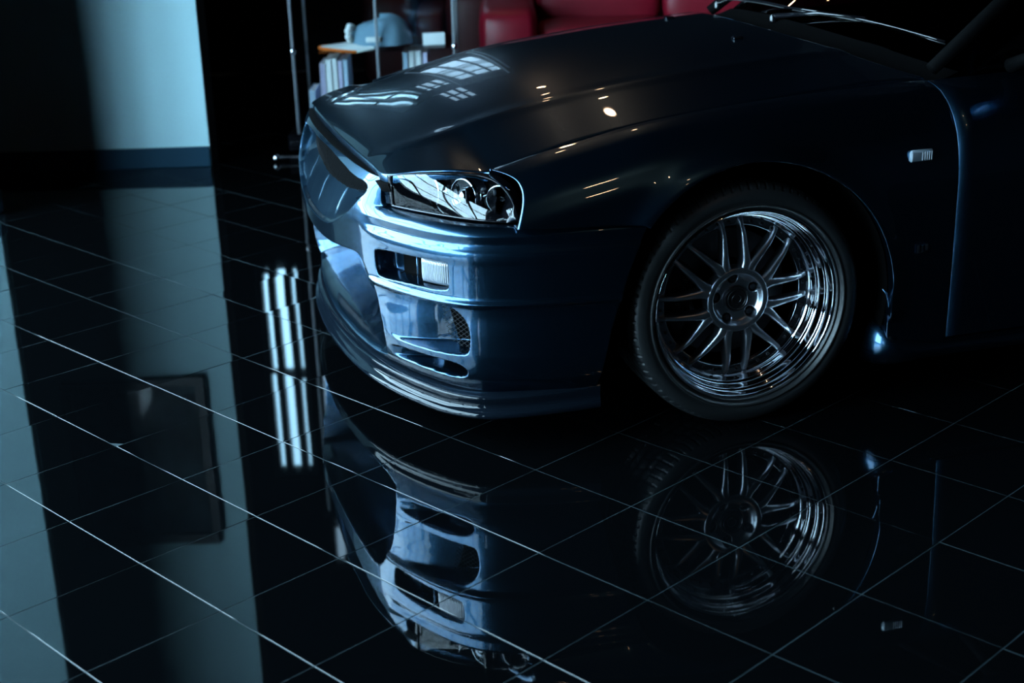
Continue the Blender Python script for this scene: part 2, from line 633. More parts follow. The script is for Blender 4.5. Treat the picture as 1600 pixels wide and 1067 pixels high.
# ---- plan curve of the front bumper
PLAN = np.array([(.935, 0), (.93, .15), (.917, .30), (.89, .45), (.85, .57), (.79, .69), (.735, .765), (.67, .815), (.57, .85), (.45, .872), (.33, .885), (.24, .888)])
_pl = catmull(np.vstack([PLAN[:0:-1] * [1, -1], PLAN]), 60)
_ps = np.r_[0, np.cumsum(np.linalg.norm(np.diff(_pl, axis=0), axis=1))]
_ps -= np.interp(0, _pl[:, 1], _ps)
_pt = np.gradient(_pl, axis=0)
_pt /= np.linalg.norm(_pt, axis=1, keepdims=True)
_pn = np.stack([_pt[:, 1], -_pt[:, 0]], 1)


def plan(s):
    s = np.asarray(s, float)
    p = np.stack([np.interp(s, _ps, _pl[:, k]) for k in (0, 1)], -1)
    n = np.stack([np.interp(s, _ps, _pn[:, k]) for k in (0, 1)], -1)
    n /= np.linalg.norm(n, axis=-1, keepdims=True)
    return p, n


PG_FOG = chaikin([(.535, .462), (.545, .476), (.60, .482), (.68, .486), (.795, .490), (.808, .482), (.808, .425), (.795, .411), (.672, .410), (.56, .402), (.54, .41)], 2)
PG_DUCT = chaikin([(.548, .376), (.64, .379), (.79, .379), (.825, .365), (.850, .335), (.856, .30), (.850, .262), (.835, .254), (.70, .251), (.550, .251)], 2)
PG_SLOT = chaikin([(.552, .233), (.70, .237), (.80, .235), (.832, .226), (.842, .211), (.832, .194), (.80, .187), (.69, .195), (.552, .199)], 2)
PG_INT = chaikin([(-.35, .438), (-.18, .417), (0, .413), (.18, .417), (.35, .438), (.44, .448), (.475, .43), (.505, .392), (.535, .335), (.556, .263), (.550, .205), (.52, .172), (.3, .160), (0, .160), (-.3, .160), (-.52, .172)], 1)
PG_GRL = chaikin([(-.14, .655), (0, .655), (.14, .655), (.29, .646), (.41, .630), (.468, .630), (.490, .622), (.486, .602), (.455, .583), (.392, .53), (.247, .472), (.135, .456), (0, .454), (-.135, .456)], 1)


def bumper_off(s, z):
    """outward offset of the bumper skin, and a mask of its black duct backs"""
    a = np.abs(s)
    side = 1 - .6 * sstep(.85, 1.2, a)
    # base profile
    o = pinterp(z, [(.10, -.055), (.13, -.05), (.155, -.044), (.172, -.030), (.20, -.012), (.235, -.003), (.26, 0), (.34, .0), (.372, .002), (.40, .004), (.44, .004), (.48, .005), (.50, .007), (.512, .006)
                    , (.522, .0), (.533, -.005), (.544, -.003), (.552, -.001), (.558, -.004), (.568, -.014), (.578, -.032)])
    o = np.where(z < .3, o * (1 - .35 * sstep(.95, 1.2, a)), o)
    o_side = pinterp(z, [(.10, -.05), (.155, -.036), (.20, -.010), (.26, 0), (.34, 0), (.40, .003), (.48, .003), (.505, .004), (.52, .001), (.535, -.001), (.552, -.001), (.566, -.009), (.578, -.022)])
    o = o * side + o_side * (1 - side)
    # nose between the headlights
    on = pinterp(z, [(.10, -.055), (.13, -.05), (.155, -.044), (.172, -.030), (.20, -.012), (.235, -.003), (.26, 0), (.40, .004), (.48, .007), (.52, .008), (.55, .004), (.58, -.003), (.60, -.008), (.63, -.017), (.65, -.027), (.67, -.045), (.69, -.07)])
    wn = 1 - sstep(.47, .585, a)
    o = o * (1 - wn) + on * wn
    # crease line below the fog lamp
    o = o + .009 * side * np.exp(-((z - .388) / .008) ** 2) * sstep(.46, .56, a) - .004 * side * sstep(.388, .374, z) * sstep(.30, .36, z)
    # brow beside the headlight's inner corner
    black = np.zeros(s.shape, bool)
    # fog lamp and brake duct
    d = poly_sdf(PG_FOG, a, z)
    o = o - .055 * sstep(0.001, .011, -d)
    black |= (d < -.0075) & (a > .585)
    d = poly_sdf(PG_DUCT, a, z)
    dep = .088 * sstep(.570, .80, a)
    o = o - dep * sstep(0, .009, -d)
    black |= (d < -.010) & (a > .724 + (.378 - z) * .30)
    d = poly_sdf(PG_SLOT, a, z)
    dep = .075 * sstep(.565, .70, a)
    o = o - dep * sstep(0, .007, -d)
    black |= (d < -.007) & (a > .69)
    d = poly_sdf(PG_INT, a, z)
    o = o - .15 * sstep(0, .060, -d) - .004 * sstep(0, .01, -d)
    black |= (d < -.058)
    # upper grille
    d = poly_sdf(PG_GRL, a, z)
    zb = np.interp(a, [0, .135, .247, .392, .455, .49], [.454, .456, .472, .53, .583, .602])
    zt2 = np.interp(a, [0, .247, .392, .455, .49], [.560, .568, .588, .602, .612])
    ramp = np.clip((z - zb) / np.maximum(zt2 - zb, .008), 0, 1)
    o = o - .058 * sstep(0, .010, -d) * (.14 + .86 * ramp ** .9)
    rib = np.exp(-((np.abs(a - .22)) / .006) ** 2) + np.exp(-((a) / .006) ** 2)
    o = o + .0022 * rib * sstep(.02, .04, -d) * (1 - sstep(.8, 1, ramp))
    black |= (d < -.012) & (ramp > .93)
    return o, black


def bumper_pt(s, z, extra=0.0):
    s, z = np.broadcast_arrays(np.asarray(s, float), np.asarray(z, float))
    o, _ = bumper_off(s, z)
    p, n = plan(s)
    q = p + n * (o + extra)[..., None]
    return np.concatenate([q, z[..., None]], -1)


def surf_pt(s, z, off):
    s, z, off = np.broadcast_arrays(np.asarray(s, float), np.asarray(z, float), np.asarray(off, float))
    p, n = plan(s)
    return np.concatenate([p + n * off[..., None], z[..., None]], -1)


def arch_s(z):
    return np.interp(z, [.10, .14, .302, .457, .559], [1.150, 1.162, 1.195, 1.243, 1.286])


NS, NZ = 560, 216
half = np.r_[np.linspace(0, .50, 200, endpoint=False), np.linspace(.50, .88, 200, endpoint=False), np.linspace(.88, 1.286, 110)]
sp = np.r_[-half[:0:-1], half]
v = np.r_[np.linspace(0, 1, NZ)]
aa = np.abs(sp)
ztop = np.interp(aa, [0, .578, .975, 1.286], [.576, .576, .571, .557])
zlo = np.interp(aa, [0, .53, .9, 1.16, 1.3], [.158, .158, .150, .128, .122])
S0, Vv = np.meshgrid(sp, v, indexing='ij')
Zg = zlo[:, None] + (ztop - zlo)[:, None] * Vv
# extra rows: the nose between the lamps, or the shelf running in under each lamp
NE = 60
we = np.linspace(0, 1, NE + 1)[1:]
znose = np.interp(aa, [0, .3, .45, .53, .6], [.664, .660, .653, .648, .646])
Ze = .576 + (znose - .576)[:, None] * we[None]
S0e = np.broadcast_to(sp[:, None], Ze.shape)
send = arch_s(Zg)
k = np.clip((np.abs(S0) - .95) / (1.286 - .95), 0, 1)
Sg = np.sign(S0) * (np.abs(S0) + k * (send - 1.286))
og, blk = bumper_off(Sg, Zg)
pp, nn = plan(Sg)
Pb = np.concatenate([pp + nn * og[..., None], Zg[..., None]], -1)
oe, blke = bumper_off(S0e, Ze)
pe, ne = plan(S0e)
Pn = np.concatenate([pe + ne * oe[..., None], Ze[..., None]], -1)
shelf_in = .075 * we[None] ** .8
Psh = Pb[:, -1:] - np.concatenate([nn[:, -1:] * shelf_in[..., None], (.002 * we - .0045 * np.minimum(we * 6, 1) * np.exp(-we * 3))[None, :, None] * np.ones(len(sp))[:, None, None]], -1)
wmix = sstep(.536, .556, aa)[:, None, None]
Pe = Pn * (1 - wmix) + Psh * wmix
blke = blke & (aa[:, None] < .54)
top2 = Pe[:, -1:] - np.concatenate([ne[:, -1:] * .030, np.full(ne[:, -1:, :1].shape, .004)], -1)
bot1 = Pb[:, :1] - np.concatenate([nn[:, :1] * .06, np.full(nn[:, :1, :1].shape, .002)], -1)
Pb = np.concatenate([bot1, Pb, Pe, top2], 1)
blke[:, -1:] |= (aa[:, None] < .545)
blk = np.concatenate([blk[:, :1], blk, blke, (aa[:, None] < .545)], 1)
edge = Pb[-1:].copy(); edge[..., 1] -= .03
edge0 = Pb[:1].copy(); edge0[..., 1] += .03
Pb = np.concatenate([edge0, Pb, edge], 0)
blk = np.concatenate([blk[:1], blk, blk[-1:]], 0)
fm = (blk[:-1, :-1] & blk[1:, 1:]).astype(int).ravel()
bumper = grid('front_bumper', Pb, [M['paint'], M['black']], car, flip=True, midx=fm)


def wire_mesh(name, poly, off, pitch, rise, r, parent, side=1, flat=1.0):
    """diamond wire mesh laid in a duct at depth off, clipped to a polygon in bumper coordinates"""
    mb = MB()
    smin, zmin = poly.min(0)
    smax, zmax = poly.max(0)
    for fam in (1, -1):
        slope = fam * rise / pitch
        n0 = int((smax - smin + (zmax - zmin) / abs(slope)) / pitch) + 4
        for i in range(-n0, n0):
            c = smin + i * pitch
            ss = np.linspace(smin, smax, 60)
            zz = zmin + slope * (ss - c)
            d = poly_sdf(poly, ss, zz)
            ok = d < -.002
            j = 0
            while j < 60:
                if ok[j]:
                    e = j
                    while e + 1 < 60 and ok[e + 1]:
                        e += 1
                    if e > j:
                        q = np.linspace(j, e, max(2, int((e - j) / 6) + 2))
                        s_ = np.interp(q, np.arange(60), ss)
                        z_ = np.interp(q, np.arange(60), zz)
                        P = surf_pt(side * s_, z_, off(s_, z_) + fam * r * .6)
                        mb.tube([tuple(p) for p in P], r, 4, False)
                    j = e
                j += 1
    return mb.build(name, M['wire' if name == 'duct_mesh' else 'grille_black'], parent, smooth=True)


PG_DMESH = chaikin([(.735, .378), (.79, .378), (.825, .365), (.850, .335), (.856, .30), (.852, .27), (.842, .256), (.77, .262), (.748, .30), (.735, .35)], 2)
PG_GM = chaikin([(0, .648), (.14, .648), (.29, .640), (.41, .625), (.478, .621), (.478, .600), (.45, .590), (.392, .575), (.247, .565), (0, .56)], 2)
for sd in (1, -1):
    wire_mesh('duct_mesh', PG_DMESH, lambda s, z: -.045 + 0 * s, .019, .0118, .0007, bumper, sd)
    wire_mesh('grille_mesh', PG_GM, lambda s, z: -.050 - .018 * sstep(.60, .66, z), 0.014, .010, .0006, bumper, sd)

# clear turn signal in the fog recess
sl, zl = np.meshgrid(np.linspace(.700, .803, 34), np.linspace(.4185, .4865, 18), indexing='ij')
bul = (1 - ((sl - .7515) / .0515) ** 4) * (1 - ((zl - .4525) / .034) ** 4)
flu = .0009 * np.cos((sl - .70) * 2 * math.pi / .0052)
sl_f, zl_f = np.meshgrid(np.linspace(.700, .803, 200), np.linspace(.4185, .4865, 18), indexing='ij')
bul = (1 - ((sl_f - .7515) / .0515) ** 6) * (1 - ((zl_f - .4525) / .034) ** 6)
flu = .0007 * np.cos((sl_f - .70) * 2 * math.pi / .0052)
off = -.020 + .014 * bul + flu * (bul > .3)
for sd in (1, -1):
    lamp = grid('turn_signal', surf_pt(sd * sl_f, zl_f, off), M['clear_plastic'], bumper, flip=(sd > 0))
    fr = MB()
    fr.tube([tuple(p) for p in surf_pt(sd * np.array([.696, .696]), np.array([.412, .489]), -.008)], .0025, 6)
    fr.build('signal_divider', M['paint'], bumper, smooth=True)
    bk = surf_pt(sd * np.array([[.692, .812], [.692, .812]]), np.array([[.408, .408], [.492, .492]]), -.030)
    grid('signal_housing', bk, M['black'], bumper, flip=(sd > 0))

# ---- splitter lip
prof = [(-.075, .152), (-.052, .151), (-.036, .148), (-.026, .144), (-.022, .139), (-.024, .131), (-.027, .122), (-.026, .114), (-.021, .108), (-.015, .1035), (-.012, .098), (-.0125, .0925), (-.017, .088), (-.026, .0865), (-.06, .087), (-.13, .092), (-.28, .10)]
prof = np.array(prof)
prof = np.vstack([catmull(prof[:15], 4), prof[15:]])
sL = np.r_[np.linspace(-1.175, 1.175, 400)]
rise = np.interp(np.abs(sL), [0, .5, .75, .9, 1.175], [.004, .004, -.002, 0, .012])
tap = np.interp(np.abs(sL), [0, .9, 1.175], [1, 1, .35])
SL, _ = np.meshgrid(sL, prof[:, 0], indexing='ij')
PL = surf_pt(SL, prof[:, 1][None, :] + rise[:, None], -.04 + (prof[:, 0][None, :] + .04) * np.where(prof[:, 0][None, :] > -.06, tap[:, None], 1))
grid('front_lip', PL, M['carbon'], car, flip=False)

# ---- hood
ZC = [(-.40, .899), (-.3, .893), (-.1, .880), (.1, .862), (.25, .845), (.4, .822), (.5, .800), (.6, .773), (.70, .738), (.768, .714), (.83, .692), (.86, .679), (.88, .668)]
KD = [(-.4, 1), (.6, 1.0), (.70, .67), (.768, .53), (.83, .47), (.88, .42)]


def hood_z(x, y):
    a = np.abs(y)
    yr = pinterp(x, [(-.4, .47), (.2, .46), (.5, .44), (.7, .42), (.88, .40)])
    sp_ = .018 * np.log1p(np.exp(np.clip((a - yr) / .018, -40, 40)))
    mm = a - sp_
    dr = .035 * (mm / yr) ** 2 + .205 * sp_
    dr = dr - .0030 * np.exp(-((a - yr) / .030) ** 2)
    return pinterp(x, ZC) - pinterp(x, KD) * dr


HE = catmull([(.861, 0), (.859, .15), (.853, .30), (.842, .45), (.829, .545), (.768, .60), (.70, .65), (.612, .697)], 20)


def hood_front(y):
    return np.interp(np.abs(y), HE[:, 1], HE[:, 0])


def gap_y(x):
    return np.interp(x, [-.55, -.2, .2, .61], [.705, .705, .701, .697])


def hood_rear(y):
    return -.345 - .20 * (np.abs(y) / .70) ** 2.2


uy = np.linspace(-1, 1, 181)
ux = np.linspace(0, 1, 190) ** 1.15
UY, UX = np.meshgrid(uy, ux, indexing='ij')
Yh = UY * .697
Xh = hood_front(Yh) + (hood_rear(Yh) - hood_front(Yh)) * UX
Zh = hood_z(Xh, Yh)
Ph = np.stack([Xh, Yh, Zh], -1)


def fold(P, axis_end, out, r=.003, depth=.022):
    """roll a panel edge: out = (dx,dy) arrays of the outward plan direction"""
    e = P[axis_end]
    o = np.concatenate([np.asarray(out), np.zeros(e.shape[:-1] + (1,))], -1)
    dz = np.array([0, 0, 1.0])
    return [e + o * r * .7 - dz * r * .3, e + o * r - dz * r, e + o * r - dz * depth]


# front edge of hood: bright rolled lip, sides and rear folded
tf = np.gradient(Ph[:, 0, :2], axis=0)
nf = np.stack([tf[:, 1], -tf[:, 0]], -1)
nf /= np.linalg.norm(nf, axis=-1, keepdims=True)
fr_rows = fold(Ph, (slice(None), 0), nf, .004, .024)
re_rows = fold(Ph, (slice(None), -1), np.tile([-1.0, 0], (len(uy), 1)), .003, .02)
Ph = np.concatenate([fr_rows[2][:, None], fr_rows[1][:, None], fr_rows[0][:, None], Ph, re_rows[0][:, None], re_rows[1][:, None], re_rows[2][:, None]], 1)
l_rows = fold(Ph, (-1,), np.tile([0.0, 1], (Ph.shape[1], 1)), .0025, .022)
r_rows = fold(Ph, (0,), np.tile([0.0, -1], (Ph.shape[1], 1)), .0025, .022)
Ph = np.concatenate([r_rows[2][None], r_rows[1][None], r_rows[0][None], Ph, l_rows[0][None], l_rows[1][None], l_rows[2][None]], 0)
hood = grid('hood', Ph, M['paint'], car, flip=False)

# black seal strip between the hood and the nose
ys = np.linspace(-.56, .56, 90)
xs = hood_front(ys)
zs = hood_z(xs, ys) - .016
sealP = np.stack([np.stack([xs + d, ys, zs + e], -1) for d, e in ((-.03, -.012), (.004, -.004), (.012, -.010), (.004, -.03))], 1)
grid('hood_seal', sealP, M['black'], car, flip=True)

# ---- front fender (left, then mirrored)
ZG = [(-3.6, .83), (-1.6, .835), (-.60, .815), (-.3, .806), (-.1, .797), (.061, .784), (.229, .765), (.394, .733), (.5, .712), (.605, .686), (.70, .66)]


def gap_z(x):
    return pinterp(x, ZG)


YD = [(-.003, .700), (0, .703), (.002, .722), (.006, .745), (.014, .775), (.03, .803), (.05, .828), (.08, .852), (.12, .872), (.17, .884), (.25, .890), (.40, .889), (.70, .880)]


def side_y(x, z):
    y = pinterp(gap_z(x) - z, YD)
    r = np.hypot(x, z - WZ)
    y = y + .016 * np.exp(-((r - ARCH_R) / .035) ** 2) * (z > .25)
    return y


# top border (hood gap) and bottom border (seam, arch, sill)
ang = np.linspace(math.atan2(.558 - WZ, .283), math.pi + .12, 90)
bot = [(.592, .5765), (.45, .570), (.30, .563)] + [(ARCH_R * math.cos(t), WZ + ARCH_R * math.sin(t)) for t in ang] + [(-.372, .20), (-.380, .165), (-.46, .165), (-.541, .165)]
bot = resample(np.array(bot), 240)
tt = np.linspace(0, 1, 240)
xt = .607 + (-.541 - .607) * np.interp(tt, [0, .18, .75, 1], [0, .22, .80, 1])
q = np.linspace(0, 1, 90)
TT, QQ = np.meshgrid(tt, q, indexing='ij')
Xt, Xb, Zb = np.broadcast_to(xt[:, None], TT.shape), np.broadcast_to(bot[:, :1], TT.shape), np.broadcast_to(bot[:, 1:], TT.shape)
Zt = gap_z(Xt) - .0005
g = QQ ** 1.0
Xf = Xt + (Xb - Xt) * sstep(0, 1, g)
# headlight cut: rear edge of the lamp
hl = -.036 * np.sin(math.pi * np.clip(QQ, 0, 1) ** .8)
Xf = Xf + hl * np.clip(1 - TT / .16, 0, 1) ** 1.5
Zf = Zt + (Zb - Zt) * QQ ** 1.9
Yf = side_y(Xf, Zf)
Yf[:, 0] = np.maximum(gap_y(Xf[:, 0]) + .005, .702)
Pf = np.stack([Xf, Yf, Zf], -1)
e1 = Pf[:, :1] + np.array([0, -.0025, -.0015]); e2 = Pf[:, :1] + np.array([0, -.003, -.022])
b1 = Pf[:, -1:] + np.array([0, -.004, -.002]); b2 = Pf[:, -1:] + np.array([0, -.028, .004])
Pf = np.concatenate([e2, e1, Pf, b1, b2], 1)
f1 = Pf[:1] + np.array([.003, -.003, 0]); f2 = Pf[:1] + np.array([-.002, -.025, -.004])
r1 = Pf[-1:] + np.array([-.002, -.002, 0]); r2 = Pf[-1:] + np.array([-.002, -.02, 0])
Pf = np.concatenate([f2, f1, Pf, r1, r2], 0)
fender = grid('front_fender', Pf, M['paint'], car, flip=True)

# ---- headlight: lens, gasket, housing, reflectors
NB, NT = 70, 34
sb = np.linspace(.560, .972, NB)
botc = surf_pt(sb, np.interp(sb, [.56, .97], [.579, .5765]), np.full(NB, -.036))
topc = np.array([(.832, .553, .6595), (.772, .612, .6735), (.706, .662, .6785), (.636, .700, .678), (.597, .732, .671), (.578, .770, .655), (.569, .806, .628), (.573, .825, .600), (.580, .830, .586)])
topc = resample(catmull(topc, 16), 400)
bot_full = resample(botc, 400)
w_ = np.linspace(0, 1, 121)
tk = np.interp(w_, [0, .06, .82, 1], [0, .05, .66, 1])
T_ = np.stack([np.interp(tk, np.linspace(0, 1, 400), topc[:, k]) for k in range(3)], 1)
B_ = np.stack([np.interp(w_, np.linspace(0, 1, 400), bot_full[:, k]) for k in range(3)], 1)
for Q_ in (T_, B_):
    for _ in range(220):
        Q_[1:-1] = (Q_[:-2] + 2 * Q_[1:-1] + Q_[2:]) / 4
# the glass is flatter in plan than the bumper below it
_c0, _c1 = B_[0, :2], B_[-1, :2]
_cd = (_c1 - _c0) / np.linalg.norm(_c1 - _c0)
_cn = np.array([-_cd[1], _cd[0]])
for Q_ in (T_, B_):
    h_ = (Q_[:, :2] - _c0) @ _cn
    flat = .34 * np.sin(math.pi * np.clip(w_, 0, 1)) ** .5
    Q_[:, :2] -= np.outer(np.where(Q_ is B_, h_, np.maximum(h_, 0) * .4) * flat, _cn)
vv = np.linspace(0, 1, NT)


def lens_surface(T, B, bulge, inset=0.0):
    P = B[:, None] * (1 - vv)[None, :, None] + T[:, None] * vv[None, :, None]
    nrm = np.array([.74, .65, .12])
    bw = (1 - (2 * w_ - 1) ** 2) ** 1.0
    bv = (1 - (2 * vv - 1) ** 2)
    return P + nrm * (bulge * bw[:, None, None] * bv[None, :, None] - inset)


full = lens_surface(T_, B_, .013)
iw0, iw1, iv0, iv1 = 6, 113, 2, 32
lensP = full[iw0:iw1 + 1, iv0:iv1 + 1]


def border(G, a0, a1, b0, b1):
    return np.concatenate([G[a0:a1 + 1, b0], G[a1, b0 + 1:b1 + 1], G[a0:a1 + 1, b1][::-1][1:], G[a0, b0:b1 + 1][::-1][1:-1]], 0)


outer = border(full, 0, 120, 0, NT - 1)
inner_ = border(full, iw0, iw1, iv0, iv1)
inner_ = np.stack([np.interp(np.linspace(0, 1, len(outer), endpoint=False), np.linspace(0, 1, len(inner_), endpoint=False), inner_[:, k_]) for k_ in range(3)], 1)
# match each outer point to its nearest inner border point
ib = border(full, iw0, iw1, iv0, iv1)
inner_ = ib[np.argmin(((outer[:, None] - ib[None]) ** 2).sum(-1), 1)]
out_dir = np.array([.75, .66, 0.0])
band = np.stack([outer - out_dir * .030, outer - out_dir * .002, outer * .6 + inner_ * .4 + out_dir * .0025, inner_ + out_dir * .0020, inner_ - out_dir * .004], 1)
ctr_in = np.array([.60, .62, .622])
deep = ctr_in + (full[iw0:iw1 + 1, iv0:iv1 + 1] - ctr_in) * .56
dpb = border(deep, 0, iw1 - iw0, 0, iv1 - iv0)
rimb = border(full, iw0, iw1, iv0, iv1)
ring = np.stack([rimb - out_dir * .004, rimb * .75 + dpb * .25, rimb * .35 + dpb * .65, dpb], 1)
headlight = grid('headlight', ring, M['gloss_black'], car, cu=True, flip=True)
grid('headlight_back', deep, M['lamp_grey'], headlight, flip=False)
grid('lens', lensP, M['lens'], headlight, flip=True)
grid('gasket', band, M['gloss_black'], headlight, cu=True, flip=False)


def bowl(name, c, dirv, R, depth, mat, parent, bulb_r=.0, n=40):
    d = Vector(dirv).normalized()
    m = d.to_track_quat('Z', 'Y').to_matrix()
    prof_ = [(R * t, -depth * (1 - t * t)) for t in np.linspace(.04, 1, 14)] + [(R * 1.04, .002), (R * 1.08, -.004), (R * 1.06, -depth * .8)]
    V, F = [], []
    for k in range(n):
        a_ = 2 * math.pi * k / n
        for r_, h_ in prof_:
            p = m @ Vector((r_ * math.cos(a_), r_ * math.sin(a_), h_)) + Vector(c)
            V.append(tuple(p))
    mm = len(prof_)
    for k in range(n):
        k2 = (k + 1) % n
        for i in range(mm - 1):
            F.append((k * mm + i, k2 * mm + i, k2 * mm + i + 1, k * mm + i + 1))
    o = link(name, mesh_np(name, V, F, mat, True), parent)
    if bulb_r:
        b_ = MB()
        pr = [(0.0005, bulb_r * 1.3 - depth * .35)] + [(bulb_r * math.sin(t), bulb_r * 1.3 * math.cos(t) - depth * .35) for t in np.linspace(.2, 2.4, 10)]
        V, F = [], []
        for k in range(20):
            a_ = 2 * math.pi * k / 20
            for r_, h_ in pr:
                p = m @ Vector((r_ * math.cos(a_), r_ * math.sin(a_), h_)) + Vector(c)
                V.append(tuple(p))
        mm = len(pr)
        for k in range(20):
            k2 = (k + 1) % 20
            for i in range(mm - 1):
                F.append((k * mm + i, k * mm + i + 1, k2 * mm + i + 1, k2 * mm + i))
        link('bulb', mesh_np('bulb', V, F, M['mirror'], True), parent)
    return o


bowl('reflector', (.738, .603, .624), (1, .30, 0), .042, .05, M['mirror'], headlight, .010)
bowl('projector', (.675, .688, .622), (1, .55, 0), .041, .05, M['mirror'], headlight, .022)
bowl('corner_reflector', (.602, .748, .620), (.8, 1, 0), .033, .035, M['mirror'], headlight, .009)
for (xa, ya, xb, yb) in ((.66, .57, .750, .637), (.60, .66, .680, .732), (.57, .69, .618, .761)):
    dv = MB().box(((xa + xb) / 2, (ya + yb) / 2, .622), (math.hypot(xb - xa, yb - ya), .006, .060), .002, math.atan2(yb - ya, xb - xa))
    soft(dv.build('lamp_divider', M['gloss_black'], headlight))
mirrored(headlight)
mirrored(fender)

# ---- dark inner body: blocks the view under hood, in the arches and below
inner = MB()
inner.box((.20, 0, .40), (1.10, .9, .40), .02)
inner.box((.62, 0, .47), (.20, 1.0, .24), .02)
inner.box((.45, 0, .60), (.30, 1.26, .10), .02)
inner.box((-1.4, 0, .30), (1.9, 1.55, .30), .02)
inner.box((-1.0, 0, .135), (3.0, 1.30, .05), .01)
inner.build('inner_body', M['black'], car)
# wheel arch liner
for sd in (1, -1):
    t = np.linspace(-.25, math.pi + .25, 40)
    lin = []
    for yy, rr in ((.868, ARCH_R + .002), (.80, ARCH_R + .012), (.50, ARCH_R + .012), (.47, .30)):
        lin.append(np.stack([rr * np.cos(t), np.full(40, sd * yy), WZ + rr * np.sin(t)], 1))
    grid('arch_liner', np.stack(lin, 1), M['black'], car, flip=(sd > 0))

# ---- wheel (front left at the origin of its own frame, axle along y, outer face towards +y)
def lathe_y(prof, n):
    """profile (r, y) revolved about the axle; returns grid (n, m, 3)"""
    t = np.linspace(0, 2 * math.pi, n, endpoint=False)
    pr = np.asarray(prof, float)
    return np.stack([np.outer(np.cos(t), pr[:, 0]), np.broadcast_to(pr[:, 1], (n, len(pr))), np.outer(np.sin(t), pr[:, 0])], -1)


RIM = [(.2445, -.020), (.2475, -.022), (.2490, -.026), (.2478, -.030), (.2445, -.031), (.2400, -.0325), (.2375, -.036), (.2360, -.046), (.2330, -.054), (.2290, -.057), (.2270, -.060), (.2255, -.070),
       (.2225, -.079), (.2180, -.083), (.2160, -.086), (.2145, -.098), (.2125, -.106), (.2095, -.110), (.2085, -.1125), (.2080, -.118), (.206, -.1185), (.188, -.1180), (.186, -.122), (.1855, -.135), (.195, -.15), (.205, -.24)]


def tyre_grid():
    sec = catmull([(.238, -.040), (.2465, -.030), (.2530, -.0195), (.2575, -.0130), (.2610, -.0128), (.2640, -.0155), (.275, -.0130), (.287, -.0150), (.298, -.0215), (.3060, -.0320), (.3098, -.046), (.3114, -.07), (.312, -.13), (.3114, -.19), (.3098, -.214), (.306, -.228), (.29, -.243), (.262, -.246), (.238, -.225)], 6)
    n = 720
    P = lathe_y(sec, n)
    r, y = sec[:, 0], sec[:, 1]
    th = np.linspace(0, 2 * math.pi, n, endpoint=False)
    tread = (r > .2985)
    dep = np.zeros((n, len(sec)))
    # circumferential grooves and shoulder sipes
    for gy in (-.072, -.108, -.150, -.186):
        dep += (.006 * (np.abs(y - gy) < .0045))[None]
    sh = ((y > -.066) | (y < -.194)) & tread
    ph = (th[:, None] * 84 / (2 * math.pi) + (y[None] + .05) * 10) % 1
    dep += .0035 * (ph < .16) * sh[None]
    ph2 = (th[:, None] * 60 / (2 * math.pi) + np.abs(y[None] + .13) * 14) % 1
    dep += .004 * (ph2 < .14) * ((~sh) & tread)[None]
    k = 1 - dep / np.maximum(np.hypot(P[..., 0], P[..., 2]), .01)
    P[..., 0] *= k
    P[..., 2] *= k
    # flatten the contact patch a touch
    P[..., 2] = np.maximum(P[..., 2], -.3118)
    return P


wheel = grid('wheel', lathe_y(catmull(RIM, 3), 160), M['chrome'], car, cu=True, flip=False)
grid('tyre', tyre_grid(), M['rubber'], wheel, cu=True, flip=False)


def spoke_mesh(sg):
    """one of the two near parallel bars of a pair; radial axis x, axle y"""
    N = 22
    rr = np.linspace(.072, .2035, N)
    t = (rr - .072) / (.2035 - .072)
    inner_e = np.interp(rr, [.07, .082, .092, .105, .2035], [.010, .0125, .0165, .0182, .0195])
    outer_e = np.interp(rr, [.07, .092, .125, .16, .19, .2035], [.035, .0405, .0368, .0340, .0325, .0345])
    yf = np.interp(t, [0, .3, .7, .92, 1], [-.0822, -.084, -.092, -.105, -.113])
    yb = np.interp(t, [0, .5, 1], [-.118, -.122, -.128])
    sec = []
    for i in range(N):
        a, b = inner_e[i], outer_e[i]
        m = (a + b) / 2
        w = (b - a)
        sec.append([(a + .0010, yb[i]), (a, yf[i] - .009), (a + .0012, yf[i] - .0040), (a + w * .22, yf[i] - .0010), (m, yf[i]), (b - w * .22, yf[i] - .0010), (b - .0012, yf[i] - .0040), (b, yf[i] - .009), (b - .0010, yb[i])])
    sec = np.array(sec)
    P = np.stack([np.broadcast_to(rr[:, None], sec.shape[:2]), sec[..., 1], sg * sec[..., 0]], -1)
    end = P[-1:].copy(); end[..., 1] = np.minimum(end[..., 1], -.120)
    P = np.concatenate([P, end], 0)
    return P


SPK = {s_: mesh_np('spoke', spoke_mesh(s_).reshape(-1, 3), grid_faces(23, 9, flip=(s_ > 0)), M['brushed'], True) for s_ in (1, -1)}
bolt_me = MB().lathe([(.0042, -.004), (.0042, .0025), (.0036, .0034), (.0022, .0034), (.0020, .0012), (.0002, .0012)], axis='Y', n=10).mesh('bolt', M['steel'], False)
spoke_objs = []
SP0 = math.radians(87)
for k_ in range(8):
    for s_ in (1, -1):
        o = link('spoke', SPK[s_], wheel)
        # rotate about the axle: local x -> direction (cos, sin) in the x-z plane
        o.rotation_euler = (0, -(SP0 + k_ * math.pi / 4), 0)
for k_ in range(40):
    a = (k_ + .5) * 2 * math.pi / 40
    o = link('bolt', bolt_me, wheel)
    o.location = (.1975 * math.cos(a), -.1180, .1975 * math.sin(a))

